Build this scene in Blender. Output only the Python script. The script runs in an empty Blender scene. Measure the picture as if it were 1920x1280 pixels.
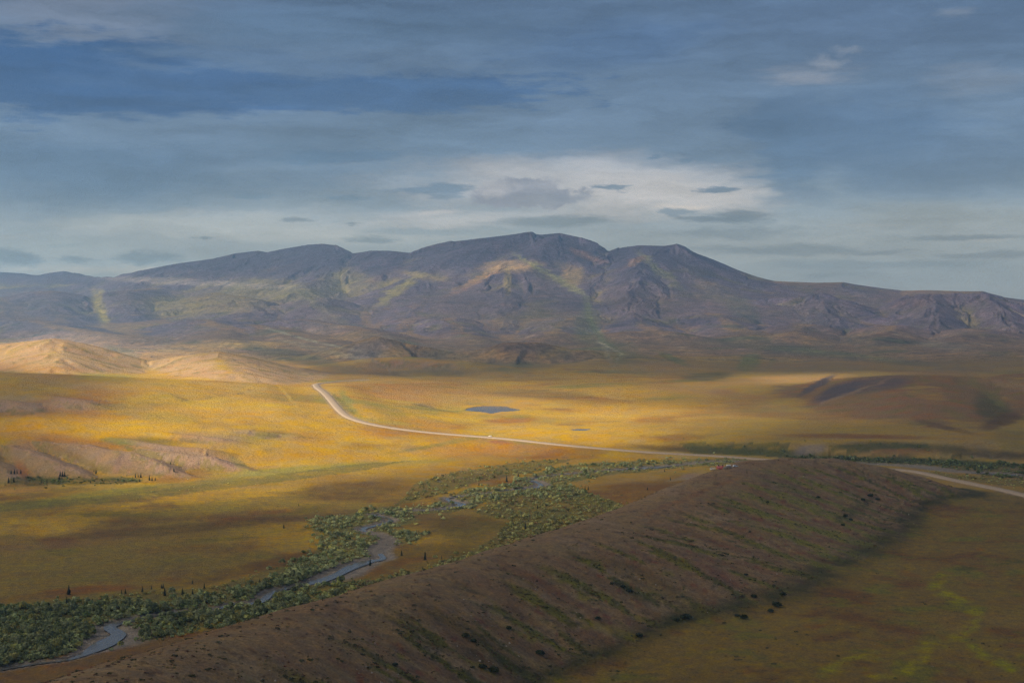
import bpy, math, time
import numpy as np
T0 = time.time()
rng = np.random.default_rng(11)
f4 = np.float32
R = math.radians

# ------------------------------------------------------------------ camera
F = 2667.0            # focal length in photo pixels (photo 1920 x 1280)
YH = 575.0            # eye-level line in the photo
CAMZ = 170.0
PIT = math.atan((640 - YH) / F)
scene = bpy.context.scene
COL = scene.collection
cam_d = bpy.data.cameras.new("camera")
cam = bpy.data.objects.new("camera", cam_d); COL.objects.link(cam)
cam.location = (0, 0, CAMZ)
cam.rotation_euler = (R(90) - PIT, 0, 0)
cam_d.sensor_width = 36.0
cam_d.lens = F / 1920 * 36.0
cam_d.clip_start = 1.0
cam_d.clip_end = 60000.0
scene.camera = cam

# ------------------------------------------------------------------ light
SUN_AZ = R(-118)      # from view direction (+Y), negative = left, so behind the camera on the left
SUN_EL = R(29)
EXPO = 1.0
sund = np.array([math.sin(SUN_AZ) * math.cos(SUN_EL), math.cos(SUN_AZ) * math.cos(SUN_EL), math.sin(SUN_EL)])
sl = bpy.data.lights.new("sun", 'SUN'); sl.energy = 5.0; sl.angle = R(0.53); sl.color = (1.0, 0.87, 0.70)
so = bpy.data.objects.new("sun", sl); COL.objects.link(so)
from mathutils import Vector
so.rotation_euler = Vector((-sund[0], -sund[1], -sund[2])).to_track_quat('-Z', 'Y').to_euler()
so.location = (-300, -300, 900)
vs = scene.view_settings
vs.view_transform = 'Standard'; vs.look = 'None'; vs.exposure = EXPO; vs.gamma = 1.0
vs.use_curve_mapping = False
cy = scene.cycles
cy.use_denoising = True
cy.denoising_prefilter = 'NONE'
cy.max_bounces = 6; cy.diffuse_bounces = 2; cy.glossy_bounces = 2; cy.transmission_bounces = 3
cy.volume_bounces = 1; cy.transparent_max_bounces = 8
cy.use_adaptive_sampling = True
cy.adaptive_threshold = 0.016


def lin(r, g, b):
    out = []
    for c in (r, g, b):
        c = c / 255.0
        out.append(c / 12.92 if c <= 0.04045 else ((c + 0.055) / 1.055) ** 2.4)
    return out


class NT:
    """small helper to wire node trees"""
    def __init__(s, tree):
        s.t = tree; s.n = tree.nodes; s.l = tree.links

    def new(s, typ, **kw):
        nd = s.n.new(typ)
        for k, v in kw.items():
            setattr(nd, k, v)
        return nd

    def put(s, sock, v):
        if v is None: return
        if isinstance(v, bpy.types.NodeSocket): s.l.new(v, sock)
        else: sock.default_value = v

    def math(s, op, a, b=None, c=None, clamp=False):
        nd = s.new('ShaderNodeMath', operation=op, use_clamp=clamp)
        for i, v in enumerate((a, b, c)): s.put(nd.inputs[i], v)
        return nd.outputs[0]

    def vec(s, op, a, b=None, c=None):
        nd = s.new('ShaderNodeVectorMath', operation=op)
        for i, v in enumerate((a, b, c)):
            if v is not None: s.put(nd.inputs[i], v)
        return nd

    def mix(s, fac, a, b, blend='MIX'):
        nd = s.new('ShaderNodeMix', data_type='RGBA', blend_type=blend)
        s.put(nd.inputs['Factor'], fac)
        s.put(nd.inputs[6], a); s.put(nd.inputs[7], b)
        return nd.outputs[2]

    def rng(s, v, a, b, c=0.0, d=1.0, smooth=True):
        nd = s.new('ShaderNodeMapRange', interpolation_type='SMOOTHSTEP' if smooth else 'LINEAR')
        s.put(nd.inputs['Value'], v)
        nd.inputs['From Min'].default_value = a; nd.inputs['From Max'].default_value = b
        nd.inputs['To Min'].default_value = c; nd.inputs['To Max'].default_value = d
        return nd.outputs['Result']

    def noise(s, vec, scale, detail=4.0, rough=0.55, dist=0.0):
        nd = s.new('ShaderNodeTexNoise')
        s.put(nd.inputs['Vector'], vec)
        nd.inputs['Scale'].default_value = scale; nd.inputs['Detail'].default_value = detail
        nd.inputs['Roughness'].default_value = rough; nd.inputs['Distortion'].default_value = dist
        return nd


# ------------------------------------------------------------------ sky
world = bpy.data.worlds.new("World"); scene.world = world; world.use_nodes = True
w = NT(world.node_tree)
for nd in list(w.n): w.n.remove(nd)
WS = 0.10
sky = w.new('ShaderNodeTexSky', sky_type='NISHITA')
sky.sun_disc = False; sky.sun_elevation = SUN_EL; sky.sun_rotation = SUN_AZ % (2 * math.pi)
sky.altitude = 1000; sky.air_density = 1.0; sky.dust_density = 1.2; sky.ozone_density = 1.0
tc = w.new('ShaderNodeTexCoord')
dirv = w.vec('NORMALIZE', tc.outputs['Generated']).outputs[0]
sep = w.new('ShaderNodeSeparateXYZ'); w.put(sep.inputs[0], dirv)
az = w.math('ARCTAN2', sep.outputs['X'], sep.outputs['Y'])
el = w.math('ARCSINE', sep.outputs['Z'])
cmb = w.new('ShaderNodeCombineXYZ'); w.put(cmb.inputs[0], az); w.put(cmb.inputs[1], el)
S = cmb.outputs[0]


def skc(r, g, b, k=1.0):     # photo colour of a cloud -> world radiance
    return [c * k / (2 ** EXPO) / WS for c in lin(r, g, b)] + [1.0]


# warps
def warp(scl, amp, seed):
    m = w.vec('MULTIPLY', S, scl).outputs[0]
    m = w.vec('ADD', m, (seed, seed * 1.7, seed * 0.3)).outputs[0]
    nz = w.noise(m, 1.0, 5.0, 0.66)
    c = w.vec('SUBTRACT', nz.outputs['Color'], (0.5, 0.5, 0.5)).outputs[0]
    return w.vec('MULTIPLY', c, (amp[0], amp[1], 0.0)).outputs[0]


wc = w.vec('ADD', S, warp((7.0, 26.0, 1.0), (0.20, 0.036, 0), 3.1)).outputs[0]      # broad
wf = w.vec('ADD', S, warp((26.0, 100.0, 1.0), (0.070, 0.0105, 0), 9.4)).outputs[0]    # fine
wp = w.vec('ADD', S, warp((40.0, 52.0, 1.0), (0.036, 0.020, 0), 5.2)).outputs[0]    # puffy

# vertical colour of the overcast
ramp = w.new('ShaderNodeValToRGB')
sp = w.new('ShaderNodeSeparateXYZ'); w.put(sp.inputs[0], wc)
hh = w.rng(sp.outputs[1], 0.0, 0.25, smooth=False)
w.put(ramp.inputs[0], hh)
rampst = [(0.00, (120, 138, 153)), (0.10, (128, 145, 160)), (0.20, (142, 156, 170)), (0.28, (124, 142, 162)),
          (0.40, (104, 127, 155)), (0.60, (98, 122, 152)), (0.80, (90, 115, 147)), (1.0, (88, 110, 140))]
els = ramp.color_ramp.elements
els[0].position = 0.0; els[1].position = 1.0
for p_, c_ in rampst[1:-1]: els.new(p_)
for e, (p_, c_) in zip(els, rampst):
    e.position = p_; e.color = [x / (2 ** EXPO) for x in lin(*c_)] + [1]
base = w.vec('SCALE', ramp.outputs[0]); base.inputs['Scale'].default_value = 1.0 / WS
cur = base.outputs[0]

def skn(scl, seed):
    m = w.vec('MULTIPLY_ADD', S, scl, (seed, seed * .7, seed * .2)).outputs[0]
    return w.math('SUBTRACT', w.noise(m, 1.0, 8.0, .62).outputs['Fac'], .5)


nA = skn((7.0, 30.0, 1), 2.0); nB = skn((20.0, 110.0, 1), 7.0); nC = skn((34.0, 50.0, 1), 12.0)
# blobs: (px, py, rx, ry, colour, alpha, softness, warp)
BL = [
    # broad tone
    (170, 45, 360, 95, (122, 135, 158), .85, .0, wc), (700, 260, 480, 60, (100, 124, 152), .7, .0, wc),
    (160, 330, 520, 90, (84, 112, 146), .9, .0, wc), (1050, 120, 330, 90, (96, 120, 150), .6, .0, wc),
    (640, 60, 420, 60, (90, 116, 146), .7, .0, wc), (1550, 60, 500, 80, (88, 110, 141), .7, .0, wc),
    # dark bands on the left
    (180, 165, 540, 78, (54, 90, 138), 1.0, .45, wf), (640, 165, 480, 50, (62, 96, 142), 1.0, .5, wf),
    (780, 182, 300, 34, (70, 104, 149), .9, .5, wf), (560, 120, 330, 34, (98, 122, 152), .75, .3, wf),
    (830, 130, 150, 22, (100, 123, 152), .6, .3, wp), (1150, 85, 240, 55, (76, 106, 148), .6, .2, wc),
    (610, 297, 130, 17, (84, 114, 148), .85, .3, wf), (520, 275, 60, 8, (92, 120, 150), .6, .2, wf),
    # bright opening over the peaks
    (1060, 350, 420, 66, (196, 196, 203), .9, .0, wc), (1250, 375, 230, 48, (206, 203, 206), .75, .0, wc),
    (700, 425, 520, 28, (166, 174, 184), .7, .0, wc), (300, 430, 420, 24, (168, 178, 186), .75, .0, wc),
    (900, 410, 300, 20, (184, 186, 194), .6, .0, wf), (560, 445, 300, 18, (172, 180, 186), .6, .1, wf),
    (60, 475, 240, 25, (146, 162, 174), .7, .0, wc), (220, 510, 200, 14, (176, 180, 178), .7, .1, wf),
    # dark right hand bank and its pale foot
    (1640, 265, 270, 105, (80, 108, 144), .95, .15, wc), (1480, 300, 90, 95, (80, 110, 147), .75, .3, wc), (1850, 320, 200, 60, (88, 113, 146), .7, .1, wc),
    (1780, 410, 330, 42, (146, 156, 164), .75, .0, wc), (1690, 520, 330, 40, (104, 124, 146), .6, .0, wc),
    (1520, 150, 110, 26, (140, 150, 168), .7, .0, wf), (1545, 130, 44, 13, (160, 168, 182), .55, .0, wp),
    (1585, 108, 40, 10, (152, 162, 178), .5, .0, wp), (1500, 160, 60, 14, (150, 158, 174), .6, .0, wp),
    (1830, 170, 130, 32, (122, 136, 156), .65, .0, wf), (1790, 52, 60, 12, (130, 142, 160), .6, .0, wf),
    # small dark lenses
    (805, 358, 84, 12, (98, 122, 150), .95, .55, wf), (840, 370, 40, 7, (108, 130, 156), .8, .4, wf),
    (470, 370, 62, 7, (98, 124, 152), .8, .4, wf), (645, 373, 60, 8, (98, 124, 152), .85, .4, wf),
    (1212, 294, 24, 6, (92, 118, 148), .85, .4, wf), (1280, 303, 28, 7, (92, 118, 148), .85, .4, wf),
    (1136, 355, 32, 4.5, (96, 120, 148), .9, .5, wf), (1333, 360, 38, 7, (92, 116, 144), .95, .5, wf),
    (1262, 400, 42, 11, (112, 130, 152), .95, .5, wf), (1375, 406, 72, 17, (108, 128, 152), .9, .45, wf),
    (1325, 412, 90, 8, (106, 126, 150), .8, .4, wf),
    (1040, 416, 140, 14, (120, 140, 160), .9, .4, wf), (1000, 432, 160, 12, (126, 144, 162), .7, .3, wf),
    (780, 434, 120, 9, (128, 146, 164), .8, .3, wf), (680, 448, 70, 8, (112, 134, 156), .85, .4, wf),
    (565, 413, 36, 6, (118, 138, 160), .8, .4, wf), (450, 462, 46, 9, (134, 148, 164), .7, .3, wf),
    (378, 448, 26, 4, (110, 130, 152), .8, .3, wf), (660, 424, 26, 3.5, (120, 138, 158), .8, .3, wf),
    (275, 489, 64, 16, (104, 128, 152), .95, .5, wf), (155, 488, 62, 11, (104, 128, 152), .9, .45, wf),
    (32, 484, 62, 17, (98, 124, 150), .95, .5, wf), (130, 466, 36, 4, (126, 146, 162), .7, .3, wf),
    (60, 440, 160, 12, (128, 146, 164), .6, .1, wf),
    (1450, 470, 230, 12, (100, 122, 146), .75, .2, wf), (1640, 477, 110, 10, (102, 122, 145), .8, .3, wf),
    (1820, 452, 160, 7, (104, 122, 144), .75, .3, wf), (1860, 484, 130, 8, (106, 124, 145), .75, .3, wf),
    (1560, 500, 170, 13, (102, 123, 146), .7, .2, wf), (1380, 440, 190, 14, (104, 125, 149), .7, .2, wf),
    (1740, 500, 120, 9, (108, 128, 148), .7, .2, wf), (1560, 515, 70, 9, (98, 120, 143), .7, .3, wf),
    (1850, 458, 70, 5, (160, 166, 170), .5, .1, wf), (1640, 428, 60, 5, (160, 166, 172), .5, .1, wf),
    # the pale heap cloud over the summit
    (985, 364, 108, 26, (138, 143, 162), 1.0, .6, wp), (930, 352, 50, 18, (178, 178, 188), .85, .3, wp),
    (1030, 350, 46, 18, (160, 163, 177), .85, .4, wp), (1065, 374, 48, 12, (138, 145, 165), .85, .5, wp),
    (1010, 378, 42, 12, (148, 154, 170), .7, .3, wp),
    (845, 400, 40, 5, (196, 196, 202), .6, .2, wf), (1270, 388, 70, 6, (214, 206, 200), .6, .1, wf),
]
for (bx_, by_, rx_, ry_, c_, a_, soft_, wv) in BL:
    if by_ > 405 and sum(c_) < 430 and ry_ < 20: c_ = tuple(v * .80 for v in c_)
    if ry_ < 20: soft_ *= .55; a_ *= .92
    cxa = math.atan((bx_ - 960) / F); cya = math.atan((YH - by_) / F)
    sx, sy = F / rx_, F / ry_
    d_ = w.vec('MULTIPLY_ADD', wv, (sx, sy, 0), (-cxa * sx, -cya * sy, 0)).outputs[0]
    ln = w.vec('LENGTH', d_).outputs['Value']
    nn_, kk_ = (nA, 1.5) if wv is wc else ((nB, 1.7) if wv is wf else (nC, 1.5))
    ln = w.math('MULTIPLY_ADD', nn_, kk_, ln)
    m_ = w.rng(ln, 1.15 - .1 * soft_, .1 + 1.25 * soft_ if soft_ < .6 else .85, 0.0, a_)
    cur = w.mix(m_, cur, skc(*c_))
# streaky tone over everything, and clear sky showing faintly low down
nbr = w.rng(nA, -.25, .25, .80, 1.14, False)
cur = w.mix(1.0, cur, nbr, 'MULTIPLY')
nst = w.noise(w.vec('MULTIPLY', wc, (9, 60, 1)).outputs[0], 1.0, 7.0, 0.62).outputs['Fac']
cur = w.mix(1.0, cur, w.rng(nst, 0.30, 0.70, 0.70, 1.12, False), 'MULTIPLY')
clear = w.rng(sp.outputs[1], 0.02, 0.30, 0.10, 0.03)
cur = w.mix(clear, cur, sky.outputs[0])
lowk = w.rng(el, .01, .10, 1.0, 0.0)
cur = w.mix(lowk, cur, w.mix(1.0, cur, [1.16, 1.10, 1.06, 1], 'MULTIPLY'))
bgn = w.new('ShaderNodeBackground'); w.put(bgn.inputs[0], cur); bgn.inputs[1].default_value = WS
wo = w.new('ShaderNodeOutputWorld'); w.l.new(bgn.outputs[0], wo.inputs[0])
world.cycles.sampling_method = 'MANUAL'; world.cycles.sample_map_resolution = 512

# ------------------------------------------------------------------ numpy noise
_perm = np.random.default_rng(5).permutation(4096).astype(np.int32)
_ang = np.random.default_rng(6).uniform(0, 2 * np.pi, 4096)
_gx = np.cos(_ang).astype(f4); _gy = np.sin(_ang).astype(f4)


def _h(ix, iy, seed):
    return _perm[(_perm[(ix + seed * 131) & 4095] + iy) & 4095]


def perlin(x, y, seed=0):
    x0 = np.floor(x); y0 = np.floor(y)
    fx = (x - x0).astype(f4); fy = (y - y0).astype(f4)
    ix = x0.astype(np.int32); iy = y0.astype(np.int32)
    u = fx * fx * fx * (fx * (fx * 6 - 15) + 10); v = fy * fy * fy * (fy * (fy * 6 - 15) + 10)
    h = _h(ix, iy, seed); a = _gx[h] * fx + _gy[h] * fy
    h = _h(ix + 1, iy, seed); b = _gx[h] * (fx - 1) + _gy[h] * fy
    h = _h(ix, iy + 1, seed); c = _gx[h] * fx + _gy[h] * (fy - 1)
    h = _h(ix + 1, iy + 1, seed); d = _gx[h] * (fx - 1) + _gy[h] * (fy - 1)
    return (a + u * (b - a) + v * ((c + u * (d - c)) - (a + u * (b - a)))) * 1.5


def fbm(x, y, scale, seed=0, octv=4, gain=0.5, ridged=False):
    s = np.zeros(np.shape(x), f4); a = 1.0; tot = 0.0; k = 1.0 / scale
    for o in range(octv):
        n = perlin(x * k + 17.3 * o, y * k - 9.1 * o, seed + o)
        if ridged: n = 1 - 2 * np.abs(n)
        s += a * n; tot += a; a *= gain; k *= 2.03
    return s / tot


def ss(a, b, v):
    t = np.clip((v - a) / (b - a), 0, 1)
    return t * t * (3 - 2 * t)


def gully(x, y, gx, gy, cell, seed=0, freq=1.0):
    """stripes that run down the slope (gx, gy)"""
    n = np.sqrt(gx * gx + gy * gy) + 1e-6
    pxd = -gy / n; pyd = gx / n
    X = x / cell; Y = y / cell
    ix = np.floor(X).astype(np.int32); iy = np.floor(Y).astype(np.int32)
    ac = np.zeros(X.shape, f4); as_ = np.zeros(X.shape, f4)
    for dx in (-1, 0, 1):
        for dy in (-1, 0, 1):
            h = _h(ix + dx, iy + dy, seed)
            vx = (X - (ix + dx + 0.5 + 0.45 * _gx[h])).astype(f4); vy = (Y - (iy + dy + 0.5 + 0.45 * _gy[h])).astype(f4)
            wg = np.clip(1 - (vx * vx + vy * vy) / 2.2, 0, 1) ** 2
            ph = (vx * pxd + vy * pyd) * (2 * np.pi * freq)
            ac += wg * np.cos(ph); as_ += wg * np.sin(ph)
    return ac / (np.sqrt(ac * ac + as_ * as_) + 0.15)


# ------------------------------------------------------------------ photo rays
cp, spi = math.cos(PIT), math.sin(PIT)


def ray(px, py):
    u = (640.0 - py) / F
    fy_ = cp + u * spi
    return (px - 960.0) / F / fy_, (u * cp - spi) / fy_     # dx/dY, dz/dY


def zp(px, py, Y):
    return CAMZ + Y * ray(px, py)[1]


def Yp(px, py, z):
    return (z - CAMZ) / ray(px, py)[1]


def W(px, py, Y):
    a, b = ray(px, py)
    return np.array([a * Y, Y, CAMZ + b * Y])


def proj(x, y, z):
    dz = z - CAMZ
    fwd = y * cp - dz * spi
    up = y * spi + dz * cp
    return 960 + F * x / fwd, 640 - F * up / fwd


# ------------------------------------------------------------------ terrain grid: fan of rows Y and columns t = x / Y
tv = np.concatenate([np.linspace(-.66, -.395, 32, endpoint=False), np.linspace(-.395, .395, 1000), np.linspace(.395, .66, 33)[1:]])
Yv = np.concatenate([np.geomspace(12, 330, 40, endpoint=False), np.geomspace(330, 3000, 490, endpoint=False),
                     np.geomspace(3000, 5300, 95, endpoint=False), np.geomspace(5300, 11500, 440, endpoint=False), np.geomspace(11500, 16500, 24)])
NR, NC = len(Yv), len(tv)
TT, YY = np.meshgrid(tv, Yv)
XX = TT * YY
PX = 960 + F * tv * cp            # photo column of each grid column (nearly constant with depth)


def gsm(a, n):
    if n < 2: return a
    k = np.exp(-0.5 * (np.arange(-3 * n, 3 * n + 1) / n) ** 2); k /= k.sum()
    return np.convolve(np.pad(a, 3 * n, mode='edge'), k, mode='valid')


P9 = np.array([-600, 0, 300, 600, 900, 1200, 1500, 1800, 2500.])


def curve(P, Yk, zk, n=25):
    return gsm(np.interp(PX, P, Yk), n), gsm(np.interp(PX, P, zk), n)


def cz(py, z, n=25):
    py = np.array(py, float); z = np.array(z, float)
    return curve(P9, [Yp(a, b, c) for a, b, c in zip(P9, py, z)], z, n)


SKY = np.array([(-600, 520), (-300, 505), (-120, 520), (0, 510), (40, 512), (70, 517), (95, 511), (120, 508), (150, 513), (190, 522), (215, 522), (260, 508),
                (330, 495), (400, 485), (440, 475), (485, 470), (502, 473), (540, 466), (580, 459), (605, 457), (630, 460), (660, 475), (700, 470), (730, 470),
                (770, 474), (790, 466), (850, 453), (920, 445), (975, 438), (990, 435.5), (998, 434.5), (1004, 439), (1015, 440), (1050, 437), (1090, 445), (1120, 458), (1138, 472),
                (1160, 466), (1200, 460), (1245, 461), (1258, 459), (1268, 457), (1285, 463), (1310, 480), (1350, 497), (1400, 523), (1450, 527),
                (1530, 530), (1580, 529), (1600, 533), (1650, 540), (1690, 545), (1740, 544), (1800, 546), (1840, 546), (1880, 557), (1920, 562),
                (2100, 566), (2500, 556)], float)
skyY = gsm(np.interp(PX, [-600, 0, 150, 240, 450, 640, 720, 900, 1140, 1200, 1400, 1600, 1900, 2500], [13500, 13500, 13000, 11500, 11200, 11000, 10300, 9900, 9600, 9200, 8900, 8600, 8000, 8000]), 12)
skyP1 = gsm(np.interp(PX, SKY[:, 0], SKY[:, 1]), 1); skyP = gsm(skyP1, 22)
skyz = CAMZ + skyY * np.array([ray(a, b)[1] for a, b in zip(PX, skyP)])
one = np.ones(NC)
cB = cz([905, 905, 893, 872, 850, 856, 860, 866, 880], [6, 5, 5, 4, 3, 2, 2, 2, 2])
cC = cz([835, 833, 830, 838, 828, 834, 827, 827, 827], [26, 25, 22, 12, 10, 11, 16, 18, 18])
cE = cz([770, 770, 770, 770, 770, 770, 775, 780, 780], [50, 48, 42, 30, 18, 20, 22, 24, 24])
cF = cz([700, 697, 710, 724, 718, 718, 714, 714, 714], [78, 75, 66, 48, 26, 26, 30, 34, 34])
dG = gsm(np.interp(PX, P9, [14, 14, 16, 16, 3, 1, 1, 1, 1]), 25)
cH = cz([655] * 9, [24, 24, 26, 28, 32, 34, 34, 34, 34])
IY = 5700 * one; Iz = CAMZ + 5700 * np.array([ray(a, 636)[1] for a in PX])
pyJ = gsm(np.interp(PX, [-600, 0, 400, 800, 1200, 1500, 1900, 2500], [580, 580, 574, 556, 556, 575, 590, 590]), 30)
JY = 0.30 * IY + 0.70 * skyY; JY = np.minimum(JY, 8600)
JY = 5700 + (skyY - 5700) * 0.50
Jz = CAMZ + JY * np.array([ray(a, b)[1] for a, b in zip(PX, pyJ)])
knY = np.stack([10 * one, 900 * one, cB[0], cC[0], cE[0], cF[0], cF[0] + 260, cH[0], IY, JY, skyY, skyY + 900, skyY + 2600, 20000 * one])
knz = np.stack([0 * one, 0.5 * one, cB[1], cC[1], cE[1], cF[1], cF[1] - dG, cH[1], Iz, Jz, skyz, skyz - 130, skyz - 330, 0 * one])
# monotone cubic through the knots of every column
dx_ = np.diff(knY, axis=0); m_ = np.diff(knz, axis=0) / dx_
sl_ = np.zeros_like(knz)
sgn = np.sign(m_[:-1]) * np.sign(m_[1:]) > 0
w1 = 2 * dx_[1:] + dx_[:-1]; w2 = dx_[1:] + 2 * dx_[:-1]
with np.errstate(divide='ignore', invalid='ignore'):
    hm = (w1 + w2) / (w1 / m_[:-1] + w2 / m_[1:])
sl_[1:-1] = np.where(sgn, hm, 0); sl_[0] = m_[0]; sl_[-1] = m_[-1]
sl_[10] = 0.5 * m_[9] * (m_[9] > 0) * 0.6
Z = np.zeros((NR, NC))
for k in range(len(knY) - 1):
    a, b = knY[k], knY[k + 1]
    M = (YY >= a) & (YY < b)
    h = b - a
    t = np.clip((YY - a) / h, 0, 1)
    zz = ((1 + 2 * t) * (1 - t) ** 2) * knz[k] + t * (1 - t) ** 2 * h * sl_[k] + t * t * (3 - 2 * t) * knz[k + 1] + t * t * (t - 1) * h * sl_[k + 1]
    Z = np.where(M, zz, Z)
_res = -(skyP1 - skyP) / F * skyY
_dy = YY - skyY
Z += _res * np.where(_dy < 0, np.exp(-(_dy / 420) ** 2), np.exp(-(_dy / 900) ** 2))
BASE = Z.copy()


def seg(x, y, P):
    """distance to polyline P (n,>=2), interpolated remaining columns, side"""
    best = None
    for i in range(len(P) - 1):
        ax, ay = P[i][0], P[i][1]; ex, ey = P[i + 1][0] - ax, P[i + 1][1] - ay
        L2 = ex * ex + ey * ey + 1e-9
        t = np.clip(((x - ax) * ex + (y - ay) * ey) / L2, 0, 1)
        ddx = x - ax - t * ex; ddy = y - ay - t * ey
        d2 = ddx * ddx + ddy * ddy
        side = (ex * ddy - ey * ddx) / (np.sqrt(L2) * np.sqrt(d2) + 1e-6)          # +1 = left of travel, -1 = right
        vals = [P[i][j] + t * (P[i + 1][j] - P[i][j]) for j in range(2, len(P[i]))]
        if best is None: best = [d2, side] + vals
        else:
            mm = d2 < best[0]
            best = [np.where(mm, n_, o_) for n_, o_ in zip([d2, side] + vals, best)]
    best[0] = np.sqrt(best[0])
    return best


def smax(a, b, k):
    h = np.clip(0.5 + 0.5 * (b - a) / k, 0, 1)
    return a + (b - a) * h + k * h * (1 - h)


def ridge(pts, sl_l, sl_r, rad, k, rows=None, wob=0.0, wsc=200.0, power=1.0):
    """raise the land to a crest through photo points (px, py, Y) with given flank slopes"""
    global Z
    P = [tuple(W(*p)) for p in pts]
    ys = [p[1] for p in P]; zs = [p[2] for p in P]
    reach = (max(zs) + 40) / min(sl_l, sl_r)
    r0 = np.searchsorted(Yv, max(min(ys) - reach, 12)); r1 = np.searchsorted(Yv, max(ys) + reach)
    x, y = XX[r0:r1], YY[r0:r1]
    if wob:
        x = x + wob * fbm(x, y, wsc, 71, 3); y = y + wob * fbm(x, y, wsc, 83, 3)
    d, sd, zc = seg(x, y, P)
    s = .5 * (sl_l + sl_r) + .5 * (sl_l - sl_r) * sd
    hgt = zc - s * (np.sqrt(d * d + rad * rad) - rad)
    lift = np.zeros((NR, NC), bool)
    lift[r0:r1] = hgt > Z[r0:r1] - 0.2 * k
    Z[r0:r1] = smax(Z[r0:r1], hgt, k)
    return lift


# hills and spurs of the mountains (crest points read from the photo, distances from what stands before and behind)
mt = np.zeros((NR, NC), bool)
SPURS = [
    ([(1000, 446, 9700), (957, 488, 8900), (950, 545, 7900), (940, 590, 7000), (930, 622, 6200)], .42, .42, 60, 25),
    ([(1258, 462, 9000), (1200, 485, 8500), (1188, 540, 7600), (1190, 590, 6700), (1200, 618, 6100)], .40, .42, 60, 25),
    ([(800, 470, 9900), (797, 516, 9000), (790, 560, 8000), (770, 595, 7000), (750, 622, 6300)], .36, .40, 60, 25),
    ([(660, 478, 10300), (600, 520, 9200), (560, 548, 8300)], .36, .40, 80, 30),
    ([(597, 558, 7700), (610, 590, 7000), (640, 620, 6300)], .34, .36, 120, 25),
    ([(330, 500, 11300), (300, 540, 9800), (240, 545, 8600), (250, 590, 7500)], .34, .36, 140, 30),
    ([(60, 550, 8600), (90, 545, 8400), (110, 590, 7300), (120, 615, 6600)], .32, .34, 150, 30),
    ([(-200, 545, 8600), (-20, 556, 8300), (20, 600, 7000)], .30, .30, 150, 30),
    ([(400, 548, 8300), (450, 560, 7800), (470, 600, 6900)], .30, .32, 120, 30),
    ([(1440, 560, 7400), (1540, 553, 7300), (1600, 572, 7000), (1680, 606, 6500)], .36, .40, 60, 20),
    ([(1540, 553, 7300), (1548, 585, 6800), (1560, 622, 6100)], .42, .42, 40, 20),
    ([(1640, 580, 6900), (1700, 556, 6900), (1800, 549, 6900), (1850, 552, 6800), (1960, 590, 6500)], .40, .40, 80, 20),
    ([(1740, 552, 6900), (1750, 590, 6300), (1760, 620, 5900)], .42, .42, 40, 20),
    ([(1850, 553, 6800), (1880, 600, 6200), (1900, 630, 5700)], .42, .42, 40, 20),
    ([(1630, 608, 6000), (1660, 612, 5900), (1720, 632, 5600)], .35, .35, 60, 15),
    ([(718, 630, 3900), (755, 641, 3950), (800, 652, 3950), (870, 664, 3900)], .25, .32, 8, 5),
    ([(920, 654, 3800), (955, 643, 3800), (1005, 642, 3800), (1060, 657, 3750)], .24, .30, 45, 6),
    ([(555, 694, 3050), (620, 680, 3150), (690, 668, 3250), (770, 671, 3250), (860, 678, 3150), (960, 690, 3050)], .13, .16, 60, 6),
    ([(760, 682, 3600), (880, 674, 3700), (1000, 680, 3600), (1090, 692, 3500)], .12, .16, 80, 6),
    ([(560, 598, 6400), (640, 610, 5900), (700, 624, 5400)], .22, .26, 70, 10), ([(470, 608, 6100), (560, 628, 5400), (650, 648, 4900)], .16, .20, 80, 8), ([(850, 596, 6600), (865, 622, 5900), (900, 644, 5100)], .24, .28, 60, 10),
    ([(1062, 594, 6700), (1045, 618, 6000), (1030, 638, 5300)], .22, .26, 70, 10), ([(1180, 596, 6700), (1230, 622, 5900), (1300, 646, 5000)], .18, .22, 80, 8), ([(1330, 586, 6800), (1375, 614, 6000), (1450, 642, 5100)], .18, .22, 80, 8),
    ([(380, 598, 6600), (420, 618, 5800), (390, 638, 5000)], .18, .22, 80, 8), ([(50, 598, 6600), (140, 618, 5800), (270, 634, 5200)], .18, .22, 90, 8), ([(1500, 606, 6000), (1480, 632, 5200)], .24, .28, 50, 8), ([(1665, 610, 5800), (1640, 638, 5000)], .24, .28, 50, 8), ([(1830, 616, 5700), (1800, 643, 5000)], .22, .26, 60, 8),
    ([(1090, 664, 4100), (1130, 676, 3800), (1130, 694, 3400)], .12, .14, 60, 6), ([(1500, 668, 4000), (1640, 676, 3700), (1760, 684, 3500)], .08, .10, 80, 6), ([(190, 652, 4300), (330, 656, 4200), (450, 668, 3900)], .07, .09, 80, 6),
    ([(1150, 690, 3600), (1260, 676, 3700), (1400, 682, 3600)], .07, .10, 90, 6), ([(1350, 668, 4300), (1520, 655, 4500), (1700, 662, 4400), (1900, 660, 4400)], .07, .09, 120, 6),
    ([(740, 724, 2650), (900, 719, 2750), (1100, 728, 2600), (1260, 738, 2450)], .05, .08, 60, 4), ([(980, 750, 2200), (1180, 757, 2120), (1400, 753, 2150)], .05, .08, 50, 3), ([(1060, 735, 2450), (1250, 722, 2650), (1400, 730, 2550)], .05, .08, 60, 4), ([(400, 752, 1900), (560, 762, 1850), (690, 757, 1950)], .04, .06, 50, 3),
    ([(1330, 712, 3000), (1440, 700, 3100), (1600, 698, 3100)], .06, .08, 90, 5), ([(260, 648, 4700), (420, 640, 4800), (560, 648, 4700)], .05, .07, 120, 6), ([(1040, 628, 5400), (1180, 622, 5500), (1330, 632, 5400)], .08, .10, 100, 8),
]
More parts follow.
